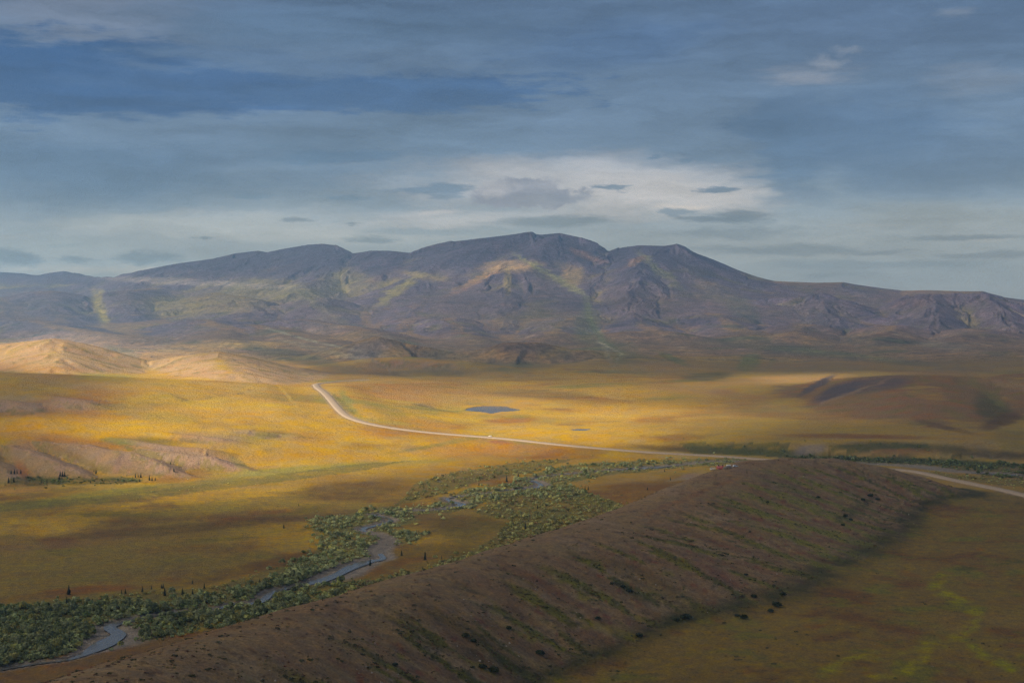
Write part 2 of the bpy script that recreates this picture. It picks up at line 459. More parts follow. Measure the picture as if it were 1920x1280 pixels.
def swell(pts, sl_):
    """low rounded rise along photo points (px, py, Y), as high as the photo shows its top above the land there"""
    P = []
    for p in pts:
        q = W(*p); t_ = q[0] / q[1]
        i = np.searchsorted(Yv, q[1]); j = np.clip(np.searchsorted(tv, t_), 0, NC - 1)
        P.append((q[0], q[1], float(np.clip(q[2] - Z[i, j], 2.0, 45.0))))
    wd = float(np.clip(.75 * np.mean([p[2] for p in P]) / sl_, 90, 300))
    ys = [p[1] for p in P]; r0 = np.searchsorted(Yv, min(ys) - 3 * wd); r1 = np.searchsorted(Yv, max(ys) + 3 * wd)
    d, _, hh_ = seg(XX[r0:r1], YY[r0:r1], P)
    Z[r0:r1] += hh_ * np.exp(-(d / wd) ** 2)


for p_, a_, b_, r_, k_ in SPURS:
    if a_ < .145:
        swell(p_, a_); continue
    mt |= ridge(p_, a_, b_, r_, k_, wob=45, wsc=520)

# sunlit hills on the left, behind the golden slope
hills = ridge([(-420, 640, 2900), (-60, 650, 2800), (60, 640, 2800), (100, 634, 2800), (190, 655, 2800), (275, 676, 2800), (340, 668, 2830), (410, 662, 2850), (470, 678, 2850), (530, 703, 2850), (575, 719, 2850)],
              .42, .34, 45, 10, wob=22, wsc=150)
hills |= ridge([(95, 636, 2800), (100, 690, 2450)], .3, .3, 40, 12, wob=15, wsc=110)
hills |= ridge([(405, 663, 2850), (430, 700, 2500)], .25, .25, 50, 12, wob=15, wsc=110)
# broad hill on the right
rhill = ridge([(1500, 733, 2500), (1560, 712, 2480), (1660, 704, 2420), (1760, 702, 2350), (1850, 707, 2300)], .20, .19, 50, 10, wob=25, wsc=160)
rhill |= ridge([(1850, 706, 2500), (1960, 700, 2350), (2200, 690, 2250)], .30, .25, 70, 10, wob=25, wsc=160)
rhill |= ridge([(1700, 705, 2400), (1740, 750, 2000), (1800, 800, 1750)], .12, .15, 80, 10, wob=20, wsc=130)
rhill |= ridge([(1960, 700, 2350), (1930, 765, 1950), (1905, 790, 1850)], .18, .2, 40, 10, wob=20, wsc=130)
# shoulders of the left terrace scarp, standing proud of the slope behind them
def hit0(px, py, up):
    a, b = ray(px, py); i0 = np.searchsorted(Yv, 1150); j = np.searchsorted(tv, a)
    dl = Z[i0:, j] + up - (CAMZ + b * Yv[i0:]); k = np.argmax(dl > 0)
    return (px, py, Yv[i0 + k])


LOBES = [([(-70, 836, 3), (-20, 862, 8), (40, 903, 2)], .30, .42), ([(10, 834, 2), (60, 848, 9), (110, 868, 10), (170, 896, 2)], .34, .46), ([(70, 826, 2), (150, 833, 9), (230, 846, 13), (285, 864, 10), (330, 884, 4), (365, 896, .8)], .34, .46), ([(250, 838, 2), (320, 848, 8), (390, 855, 8), (435, 871, 5), (475, 882, 2.5), (530, 889, .6)], .30, .40),
         ([(200, 818, 1), (300, 834, 4), (380, 842, 5), (450, 850, 1)], .2, .26), ([(300, 812, 1), (360, 815, 4), (420, 822, 5), (480, 836, 1)], .2, .26), ([(410, 803, 1), (470, 806, 3), (530, 814, 1)], .15, .2), ([(-60, 745, 2), (20, 752, 8), (70, 775, 2)], .12, .16), ([(60, 735, 1), (140, 750, 5), (210, 770, 1)], .1, .14)]
_z0 = Z.copy()
for p_, a_, b_ in LOBES:
    ridge([hit0(*q) for q in p_], a_, b_, 7, 2.0, wob=7, wsc=45)
LOB = ss(.4, 4.0, Z - _z0)
# the long ridge in front
crest = [(0, 0, 167, .5), (-22, 40, 153, .5), (-62, 150, 112, .5), (-100, 300, 73, .5)]
crestpx = [(150, 1280, 430), (380, 1212, 515), (600, 1134, 620), (800, 1076, 715), (960, 1030, 800), (1080, 992, 880), (1150, 970, 940), (1240, 936, 1010), (1330, 897, 1100), (1410, 864, 1200), (1480, 858, 1255), (1560, 860, 1290), (1640, 873, 1300), (1700, 888, 1310)]
CR = crest + [tuple(W(*p)) + (s_,) for p, s_ in zip(crestpx, (.62, .62, .62, .54, .38, .28, .25, .27, .30, .34, .34, .32, .3, .3))]
PREZ = Z.copy()
rr = np.searchsorted(Yv, 2100)
xw = XX[:rr] + 10 * fbm(XX[:rr], YY[:rr], 90, 31, 3); yw = YY[:rr] + 10 * fbm(XX[:rr], YY[:rr], 90, 37, 3)
d, sd, zc, sR = seg(xw, yw, CR)
right = sd < 0
sL = 0.55
soft = np.sqrt(d * d + 26 ** 2) - 26
drop = (.5 * (sR + sL) + .5 * (sL - sR) * np.clip(sd * 1.3, -1, 1)) * soft
hg = zc - drop
fr = np.zeros((NR, NC)); fr[:rr] = ss(-1.0, 2.0, hg - Z[:rr])
BND = np.zeros((NR, NC)); BND[:rr] = np.exp(-((hg - Z[:rr] - .8) / 3.2) ** 2) * np.clip(.5 - .5 * sd * 2, 0, 1)
Z[:rr] = smax(Z[:rr], hg, 7.0)
RD = np.full((NR, NC), 9999.0); RD[:rr] = d
RSIDE = np.zeros((NR, NC), bool); RSIDE[:rr] = right

# smooth gradient of the large forms (used to run gullies down the slopes)
def grad(Zf):
    gY = np.gradient(Zf, Yv, axis=0)                 # at constant t
    gT = np.gradient(Zf, tv, axis=1)
    gx = gT / YY
    return gx, gY - gx * TT


gx, gy = grad(Z)
slope = np.sqrt(gx * gx + gy * gy)
# mountains: gullies
r3 = np.searchsorted(Yv, 3600)
x, y = XX[r3:].astype(f4), YY[r3:].astype(f4)
amt = (1 - .35 * mt[r3:]) * ss(0.06, 0.30, slope[r3:]) * ss(4300, 6200, YY[r3:]) * (1 - 0.75 * ss(-300, -30, YY[r3:] - skyY)) * (1 - ss(0, 800, YY[r3:] - skyY))
GM = np.zeros((NR, NC), f4)
for cell, amp, sd_ in ((640, 20, 1), (290, 9, 2), (130, 2.6, 3)):
    a_, b_ = grad(Z)
    g = gully(x, y, a_[r3:].astype(f4), b_[r3:].astype(f4), cell, sd_)
    g = g * 0.75 + 0.35 * fbm(x, y, cell * 0.8, 40 + sd_, 2)
    Z[r3:] += amp * amt * g
    GM[r3:] += amp / 42.0 * g
Z[r3:] += 1.6 * amt * fbm(x, y, 45, 61, 3, ridged=True)
# plains: gentle swells; hills: light relief
flat = 1 - ss(0.1, 0.3, slope)
sw = fbm(XX, YY, 420, 91, 3) * 5.5 * ss(1500, 2600, YY) * (1 - ss(5200, 6200, YY)) + fbm(XX, YY, 620, 95, 4) * 18 * ss(2600, 3600, YY) * (1 - ss(4800, 6000, YY))
Z += sw
Z += fbm(XX, YY, 90, 97, 3) * 0.9 * ss(1250, 1700, YY) * (1 - ss(3000, 4000, YY))
lz = (hills | rhill)
r2 = slice(np.searchsorted(Yv, 1250), np.searchsorted(Yv, 3400))
a_, b_ = grad(Z)
GH = np.zeros((NR, NC), f4)
g = gully(XX[r2].astype(f4), YY[r2].astype(f4), a_[r2].astype(f4), b_[r2].astype(f4), 70, 7) + 0.5 * gully(XX[r2].astype(f4), YY[r2].astype(f4), a_[r2].astype(f4), b_[r2].astype(f4), 30, 8)
GH[r2] = g
Z[r2] += (.7 + 1.9 * rhill[r2] + .8 * hills[r2]) * ss(0.07, 0.22, slope[r2]) * g
# front ridge: runnels
GR = np.zeros((NR, NC), f4)
a_, b_ = gx[:rr].astype(f4), gy[:rr].astype(f4)
x, y = XX[:rr].astype(f4), YY[:rr].astype(f4)
g1 = gully(x, y, a_, b_, 42, 11); g2 = gully(x, y, a_, b_, 19, 12); g3 = gully(x, y, a_, b_, 8, 13)
GR[:rr] = 0.5 * g1 + 0.32 * g2 + 0.18 * g3
down = ss(12, 60, RD[:rr])
Z[:rr] += fr[:rr] * down * (.22 * g1 + 0.13 * g2 + 0.08 * g3) * (.5 + .9 * fbm(x, y, 130, 19, 2))
near = 1 - ss(1200, 1700, YY)
Z += near * (0.35 * fbm(XX, YY, 9, 101, 3) + 1.3 * fbm(XX, YY, 110, 103, 3) * (1 - fr) * ss(0, 1, 1 - fr))

# river, ponds and road are cut into the land below
def smooth_poly(P, n=8):
    P = np.array(P, float); out = []
    Q = np.vstack([2 * P[0] - P[1], P, 2 * P[-1] - P[-2]])
    for i in range(1, len(Q) - 2):
        for k in range(n):
            t = k / n
            out.append(0.5 * ((2 * Q[i]) + (-Q[i - 1] + Q[i + 1]) * t + (2 * Q[i - 1] - 5 * Q[i] + 4 * Q[i + 1] - Q[i + 2]) * t * t + (-Q[i - 1] + 3 * Q[i] - 3 * Q[i + 1] + Q[i + 2]) * t ** 3))
    out.append(P[-1])
    return np.array(out)


def on_plane(px, py, z):
    Y = Yp(px, py, z); a, _ = ray(px, py)
    return (a * Y, Y)


RIV = [(-160, 1290, 5), (-40, 1262, 5), (60, 1244, 5), (125, 1236, 4.5), (165, 1222, 8), (200, 1203, 17), (222, 1188, 16), (206, 1174, 9), (245, 1162, 7), (320, 1148, 5), (400, 1141, 5), (440, 1132, 6),
       (485, 1128, 9), (515, 1108, 10), (560, 1097, 6), (600, 1088, 13), (632, 1076, 15), (660, 1062, 14), (690, 1052, 11), (718, 1046, 8), (708, 1031, 9), (728, 1016, 8), (716, 1004, 6), (686, 998, 7), (682, 990, 7),
       (706, 984, 6), (732, 976, 7), (722, 969, 5), (700, 964, 5), (750, 958, 4), (820, 955, 6), (866, 946, 9), (846, 939, 8), (842, 933, 6), (900, 926, 4), (960, 918, 4.5), (1012, 912, 9), (1006, 903, 8), (994, 898, 5),
       (1040, 891, 5), (1110, 884, 6), (1180, 879, 9), (1230, 876, 13), (1262, 873, 8), (1330, 868, 7), (1420, 867, 7), (1560, 868, 8), (1690, 873, 12), (1740, 878, 15), (1790, 884, 12), (1870, 888, 12), (1960, 893, 10), (2200, 905, 10)]
ZW = -0.35
rv = smooth_poly([on_plane(a, b, ZW) + (c,) for a, b, c in RIV], 6)
r1_ = np.searchsorted(Yv, 560); r2_ = np.searchsorted(Yv, 2100)
DRV = np.full((NR, NC), 999.0); RW = np.full((NR, NC), 8.0)
sub = rv[::2]
dd, _, ww = seg(XX[r1_:r2_], YY[r1_:r2_], [tuple(q) for q in sub])
DRV[r1_:r2_] = dd; RW[r1_:r2_] = ww
wig = DRV + 1.6 * fbm(XX, YY, 22, 113, 2)
bed = 1 - ss(0.52, 0.95, wig / (RW * 1.0))
bank = 1 - ss(1.0, 14.0, wig / (RW * .6))
Z = Z * (1 - bank * 0.85 * (Z < 8)) + bank * 0.05
Z = np.where(bed > 0, Z * (1 - bed) + (-1.0) * bed, Z)
GRV = 1 - ss(0.85, 1.45, wig / RW)          # gravel beside the water

ROAD = [(2200, 1000), (2040, 955), (1920, 927), (1860, 914), (1800, 902), (1740, 889), (1692, 880), (1640, 876), (1560, 869), (1480, 862), (1410, 857), (1330, 853.5), (1240, 849), (1150, 842.5), (1060, 834), (1000, 828), (940, 821.5), (880, 817.5), (800, 811), (740, 804), (690, 795), (655, 783), (640, 771), (630, 760), (615, 742), (603, 731), (594, 724)]


def hit_simple(px, py, Zf=None, y0=330.0, y1=16000.0):
    """first land met by the ray of a photo pixel"""
    a, b = ray(px, py)
    Zf = Z if Zf is None else Zf
    i0, i1 = np.searchsorted(Yv, y0), np.searchsorted(Yv, y1)
    Ys = Yv[i0:i1]
    j = np.clip(np.searchsorted(tv, a) - 1, 0, NC - 2); u = (a - tv[j]) / (tv[j + 1] - tv[j])
    zc_ = Zf[i0:i1, j] * (1 - u) + Zf[i0:i1, j + 1] * u
    dlt = zc_ - (CAMZ + b * Ys)
    k = np.argmax(dlt > 0)
    if dlt[k] <= 0: return None
    if k == 0: return np.array([a * Ys[0], Ys[0], zc_[0]])
    s = dlt[k - 1] / (dlt[k - 1] - dlt[k])
    Yh = Ys[k - 1] + s * (Ys[k] - Ys[k - 1])
    return np.array([a * Yh, Yh, CAMZ + b * Yh])


def ground(x, y, Zf=None):
    Zf = Z if Zf is None else Zf
    x = np.asarray(x, float); y = np.asarray(y, float)
    t = x / y
    i = np.clip(np.searchsorted(Yv, y) - 1, 0, NR - 2); j = np.clip(np.searchsorted(tv, t) - 1, 0, NC - 2)
    v = np.clip((y - Yv[i]) / (Yv[i + 1] - Yv[i]), 0, 1); u = np.clip((t - tv[j]) / (tv[j + 1] - tv[j]), 0, 1)
    return (Zf[i, j] * (1 - u) + Zf[i, j + 1] * u) * (1 - v) + (Zf[i + 1, j] * (1 - u) + Zf[i + 1, j + 1] * u) * v


rp = []
for a, b in ROAD:
    if 1405 < a < 1691 or a > 1930:
        rp.append(on_plane(a, b, 3.0) + (3.0,))
    else:
        q = hit_simple(a, b, y0=1050)
        rp.append(tuple(q))
# over the brow and on to the right
q = rp[-1]
far = [(592, 720.5, 40), (606, 718, 60), (630, 715.5, 80), (660, 713.5, 100), (700, 711, 120)]
for a, b, dY in far:
    qq = hit_simple(a, b, y0=q[1] + dY)
    rp.append(tuple(qq))
rd = smooth_poly(rp, 8)
# even out distance and grade
sL_ = np.concatenate([[0], np.cumsum(np.hypot(np.diff(rd[:, 0]), np.diff(rd[:, 1])))])
ds = np.arange(0, sL_[-1], 6.0)
rd = np.stack([np.interp(ds, sL_, rd[:, k]) for k in range(3)], 1)
rd[:, 2] = ground(rd[:, 0], rd[:, 1]); rd[:, 2] = np.maximum(rd[:, 2], 1.0)
rd[:, 0] = gsm(rd[:, 0], 4); rd[:, 1] = gsm(rd[:, 1], 4); rd[:, 2] = gsm(rd[:, 2], 7)
ra, rb = np.searchsorted(Yv, 1000), np.searchsorted(Yv, 4200)
DR = np.full((NR, NC), 999.0)
dd, _, zr = seg(XX[ra:rb], YY[ra:rb], [tuple(q) for q in rd[::3]])
DR[ra:rb] = dd
kk = 1 - ss(9, 85, dd)
Z[ra:rb] = Z[ra:rb] * (1 - kk) + (zr - 0.35) * kk

# ponds
def blob_outline(pts, z):
    return smooth_poly([on_plane(a, b, z) for a, b in pts] + [on_plane(*pts[0], z)], 6)


def inpoly(x, y, P):
    x = np.asarray(x); y = np.asarray(y)
    r = np.zeros(np.shape(x), bool)
    j = len(P) - 1
    for i in range(len(P)):
        xi, yi = P[i][0], P[i][1]; xj, yj = P[j][0], P[j][1]
        c = ((yi > y) != (yj > y)) & (x < (xj - xi) * (y - yi) / (yj - yi + 1e-12) + xi)
        r ^= c; j = i
    return r


POND = []
for pts in ([(870, 769), (880, 764), (905, 760.5), (945, 760.5), (960, 764.5), (978, 768), (962, 770.5), (938, 772), (922, 775), (908, 772.5), (890, 771)],
            [(1066, 805), (1082, 803), (1100, 802.4), (1110, 804.2), (1098, 806.6), (1082, 807)],
            [(815, 902.5), (824, 900), (832, 899), (828, 902), (820, 904)],
            [(597, 1021), (601, 1013), (606, 1012), (605, 1018), (600, 1025)]):
    c = hit_simple(np.mean([p[0] for p in pts]), np.mean([p[1] for p in pts]), y0=900 if pts[0][1] < 950 else 600)
    zp_ = c[2]
    O = blob_outline(pts, zp_)
    POND.append((O, zp_))
    x0, x1, y0, y1 = O[:, 0].min() - 90, O[:, 0].max() + 90, O[:, 1].min() - 90, O[:, 1].max() + 90
    i0, i1 = np.searchsorted(Yv, y0), np.searchsorted(Yv, y1)
    dd, _ = seg(XX[i0:i1], YY[i0:i1], [tuple(q) for q in O])[:2]
    ins = inpoly(XX[i0:i1], YY[i0:i1], O)
    sdist = np.where(ins, -dd, dd)
    lvl = 1 - ss(6, 80, sdist)
    Zs = Z[i0:i1] * (1 - lvl) + (zp_ + 0.25) * lvl
    sink = 1 - ss(-6, 2, sdist)
    Z[i0:i1] = Zs - 1.6 * sink

# ------------------------------------------------------------------ ground cover colours (what grows or lies there)
gx, gy = grad(Z)
slope = np.sqrt(gx * gx + gy * gy)
QX, QY = proj(XX, YY, Z)
C = np.zeros((NR, NC, 3), f4)


def A(r, g, b): return np.array([r, g, b], f4)


GOLD = A(.405, .258, .046); GOLD2 = A(.34, .215, .052); TAN = A(.33, .23, .12); OLIVE = A(.135, .115, .030); ORNG = A(.235, .105, .030)
RUST = A(.150, .052, .024); BROWN = A(.125, .075, .040); GREEN = A(.070, .090, .028); MOSS = A(.24, .21, .022); SCREE = A(.225, .150, .110)
SLATE = A(.105, .088, .090); PALE = A(.40, .32, .20); GRAVEL = A(.20, .175, .150); UMBER = A(.100, .066, .043); DKGRN = A(.036, .050, .020); MAUVE = A(.150, .105, .095); LIME = A(.17, .17, .045)


def lay(m, c, s=1.0):
    m = np.clip(m * s, 0, 1).astype(f4)[..., None]
    C[:] = C * (1 - m) + c * m


nz = {}
X4, Y4 = XX.astype(f4), YY.astype(f4)


def N(scale, seed, octv=4, lo=0, hi=99999, gain=.55):
    k = (scale, seed, octv)
    if k not in nz:
        o = np.zeros((NR, NC), f4)
        i0, i1 = np.searchsorted(Yv, lo), np.searchsorted(Yv, hi)
        o[i0:i1] = fbm(X4[i0:i1], Y4[i0:i1], scale, seed, octv, gain)
        nz[k] = o
    return nz[k]


wx = 22 * N(120, 201); wy = 9 * N(120, 207)
wx2 = 9 * N(40, 211, 3); wy2 = 4 * N(40, 217, 3)


def patch(cx, cy, rx, ry, rot=0.0, soft=.55, wr=1.0):
    """soft elliptic stand of vegetation centred where the photo shows it; returns column slice and mask"""
    c, s = math.cos(R(rot)), math.sin(R(rot))
    k = min(1.0, rx / 60.0) * wr
    kx = min(1.0, ry / 20.0) * wr
    ext = 1.3 * max(rx * abs(c) + ry * abs(s), 4) + 45
    j0, j1 = np.searchsorted(PX, cx - ext), np.searchsorted(PX, cx + ext)
    sl = slice(j0, max(j1, j0 + 1))
    u = QX[:, sl] + (wx + wx2)[:, sl] * k - cx; v = QY[:, sl] + (wy + wy2)[:, sl] * kx - cy
    a = (u * c + v * s) / rx; b = (-u * s + v * c) / ry
    return sl, 1 - ss(soft, 1.25, np.sqrt(a * a + b * b))


def lays(sl, m, c, s=1.0):
    m = np.clip(m * s, 0, 1).astype(f4)[..., None]
    C[:, sl] = C[:, sl] * (1 - m) + c * m


def boxb(a, n, ax):
    """running mean"""
    a = np.moveaxis(np.asarray(a, float), ax, 0)
    p = np.concatenate([np.repeat(a[:1], n, 0), a, np.repeat(a[-1:], n, 0)]); c = np.cumsum(p, 0)
    return np.moveaxis((c[2 * n:] - c[:-2 * n])[:a.shape[0]] / (2 * n), 0, ax)


far = ss(3000, 4600, YY)
mid = ss(1150, 1500, YY) * (1 - far)
nearm = 1 - ss(1150, 1500, YY)
# meadows
C[:] = GOLD
lay(ss(-.2, .5, N(260, 221, 4, 0, 4800)), GOLD2)
lay(ss(.02, .42, N(360, 223, 5, 0, 4800)), A(.27, .13, .04), .75)
lay(ss(.05, .42, N(230, 227, 5, 0, 4800)), A(.165, .160, .045), .8)
lay(ss(.16, .45, N(130, 229, 5, 0, 4800)), A(.20, .095, .035), .6)
lay(ss(.15, .5, N(110, 231, 4, 0, 4800)) , A(.42, .31, .12), .45)
lay(ss(.05, .5, N(48, 225, 4, 0, 4800)), A(.29, .195, .048), .45)
lay(ss(.15, .5, N(34, 219, 4, 0, 4800)), A(.24, .185, .055), .40)
lay(ss(.3, .55, N(24, 213, 3, 0, 4800)), A(.20, .10, .035), .45)
# near valley floor: duller
lay(nearm * ss(-.35, .25, N(200, 233, 4, 0, 1600)), A(.20, .142, .041), .9)
lay(nearm * ss(.0, .4, N(110, 235, 5, 0, 1600)), BROWN, .75)
lay(nearm * ss(.12, .4, N(60, 237, 5, 0, 1600)), A(.17, .075, .028), .7)
lay(nearm * ss(.1, .5, N(70, 239, 5, 0, 1600)), OLIVE, .75)
# scarps and slopes in the middle distance
st = ss(.13, .24, slope) * mid * ss(60, 130, DR)
lay(st, SCREE, .8)
lay(st * ss(-.1, .5, GH + .6 * N(30, 241, 3, 1100, 4700)), OLIVE, .8)
lay(st * ss(.2, .5, N(18, 243, 3, 1100, 4700)), PALE, .6)
lay(st * ss(.25, .5, N(26, 247, 3, 1100, 4700)), ORNG, .6)
lay(LOB, A(.30, .205, .145), .85)
lay(LOB * ss(.0, .5, N(24, 245, 3, 1100, 2600)), A(.27, .175, .10), .6)
lay(LOB * ss(.25, .55, N(14, 249, 3, 1100, 2600)), A(.16, .15, .045), .6)
lay(mid * ss(.13, .2, slope) * (gx > .04) * (TT < -.1), A(.155, .12, .035), .75)
# left hills
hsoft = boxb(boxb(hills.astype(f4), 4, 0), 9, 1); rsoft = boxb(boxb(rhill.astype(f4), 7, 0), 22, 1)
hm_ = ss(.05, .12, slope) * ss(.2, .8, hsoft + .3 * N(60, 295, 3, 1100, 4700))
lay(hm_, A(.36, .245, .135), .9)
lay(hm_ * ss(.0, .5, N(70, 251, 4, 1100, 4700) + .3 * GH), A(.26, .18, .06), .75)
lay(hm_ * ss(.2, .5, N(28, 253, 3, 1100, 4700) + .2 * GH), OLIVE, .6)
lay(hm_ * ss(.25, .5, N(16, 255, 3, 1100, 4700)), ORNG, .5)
# right hill
rm_ = ss(.25, .95, rsoft + .35 * N(60, 295, 3, 1100, 4700)) * ss(.015, .06, slope)
lay(rm_, A(.165, .108, .06), .95)
lay(rm_ * ss(.1, .4, N(60, 257, 4, 1100, 4700) + .35 * GH), A(.20, .10, .045), .7)
lay(rm_ * ss(.15, .45, N(40, 259, 4, 1100, 4700) - .3 * GH), OLIVE, .6)
# far plain and foot slopes
fp = far * (1 - ss(.08, .2, slope))
lay(far, A(.22, .155, .10))
lay(far * ss(-.1, .4, N(500, 261, 5, 2900, 99999)), A(.27, .19, .09), .8)
lay(far * ss(.05, .4, N(320, 263, 5, 2900, 99999)), A(.165, .115, .080), .8)
lay(far * ss(.1, .45, N(200, 265, 5, 2900, 99999)), A(.21, .145, .115), .7)
lay(far * ss(.15, .4, N(260, 267, 5, 2900, 99999)), A(.115, .125, .06), .75)
lay(far * ss(.25, .5, N(120, 269, 5, 2900, 99999)), A(.38, .31, .20), .5)
# mountains
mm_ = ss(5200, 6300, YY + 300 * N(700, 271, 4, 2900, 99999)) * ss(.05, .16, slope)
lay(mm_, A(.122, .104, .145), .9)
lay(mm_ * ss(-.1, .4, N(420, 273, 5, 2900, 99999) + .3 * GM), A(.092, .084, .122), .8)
lay(mm_ * ss(.15, .5, N(300, 275, 5, 2900, 99999)), A(.185, .125, .10), .7)
lay(mm_ * ss(.1, .5, N(240, 277, 5, 2900, 99999) - .55 * GM) * (1 - ss(330, 520, Z)), A(.16, .145, .055), .65)
lay(mm_ * ss(.25, .5, N(110, 279, 5, 2900, 99999)) * (1 - ss(150, 300, Z)), A(.24, .20, .16), .55)
lay(mm_ * ss(.2, .45, N(90, 281, 4, 2900, 99999) - .4 * GM) * (1 - ss(200, 350, Z)), A(.06, .065, .045), .7)
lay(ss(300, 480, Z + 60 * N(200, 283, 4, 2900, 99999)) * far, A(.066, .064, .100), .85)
cv = Z - boxb(boxb(Z, 14, 0), 26, 1)
cvn = cv / (6 + .004 * YY) + .35 * N(260, 285, 4, 2900, 99999)
hi_m = ss(420, 560, Z)
lay(mm_ * ss(.0, .8, cvn), A(.112, .098, .142), .85)
lay(mm_ * ss(.15, .9, -cvn) * (1 - hi_m), A(.26, .225, .085), .8)
lay(mm_ * ss(.9, 1.8, -cvn) * (1 - ss(200, 330, Z)), A(.10, .125, .05), .7)
lay(ss(.09, .22, TT + .05 * N(300, 297, 3, 1100, 4700)) * mid * (1 - rm_), A(.215, .160, .062), .65)
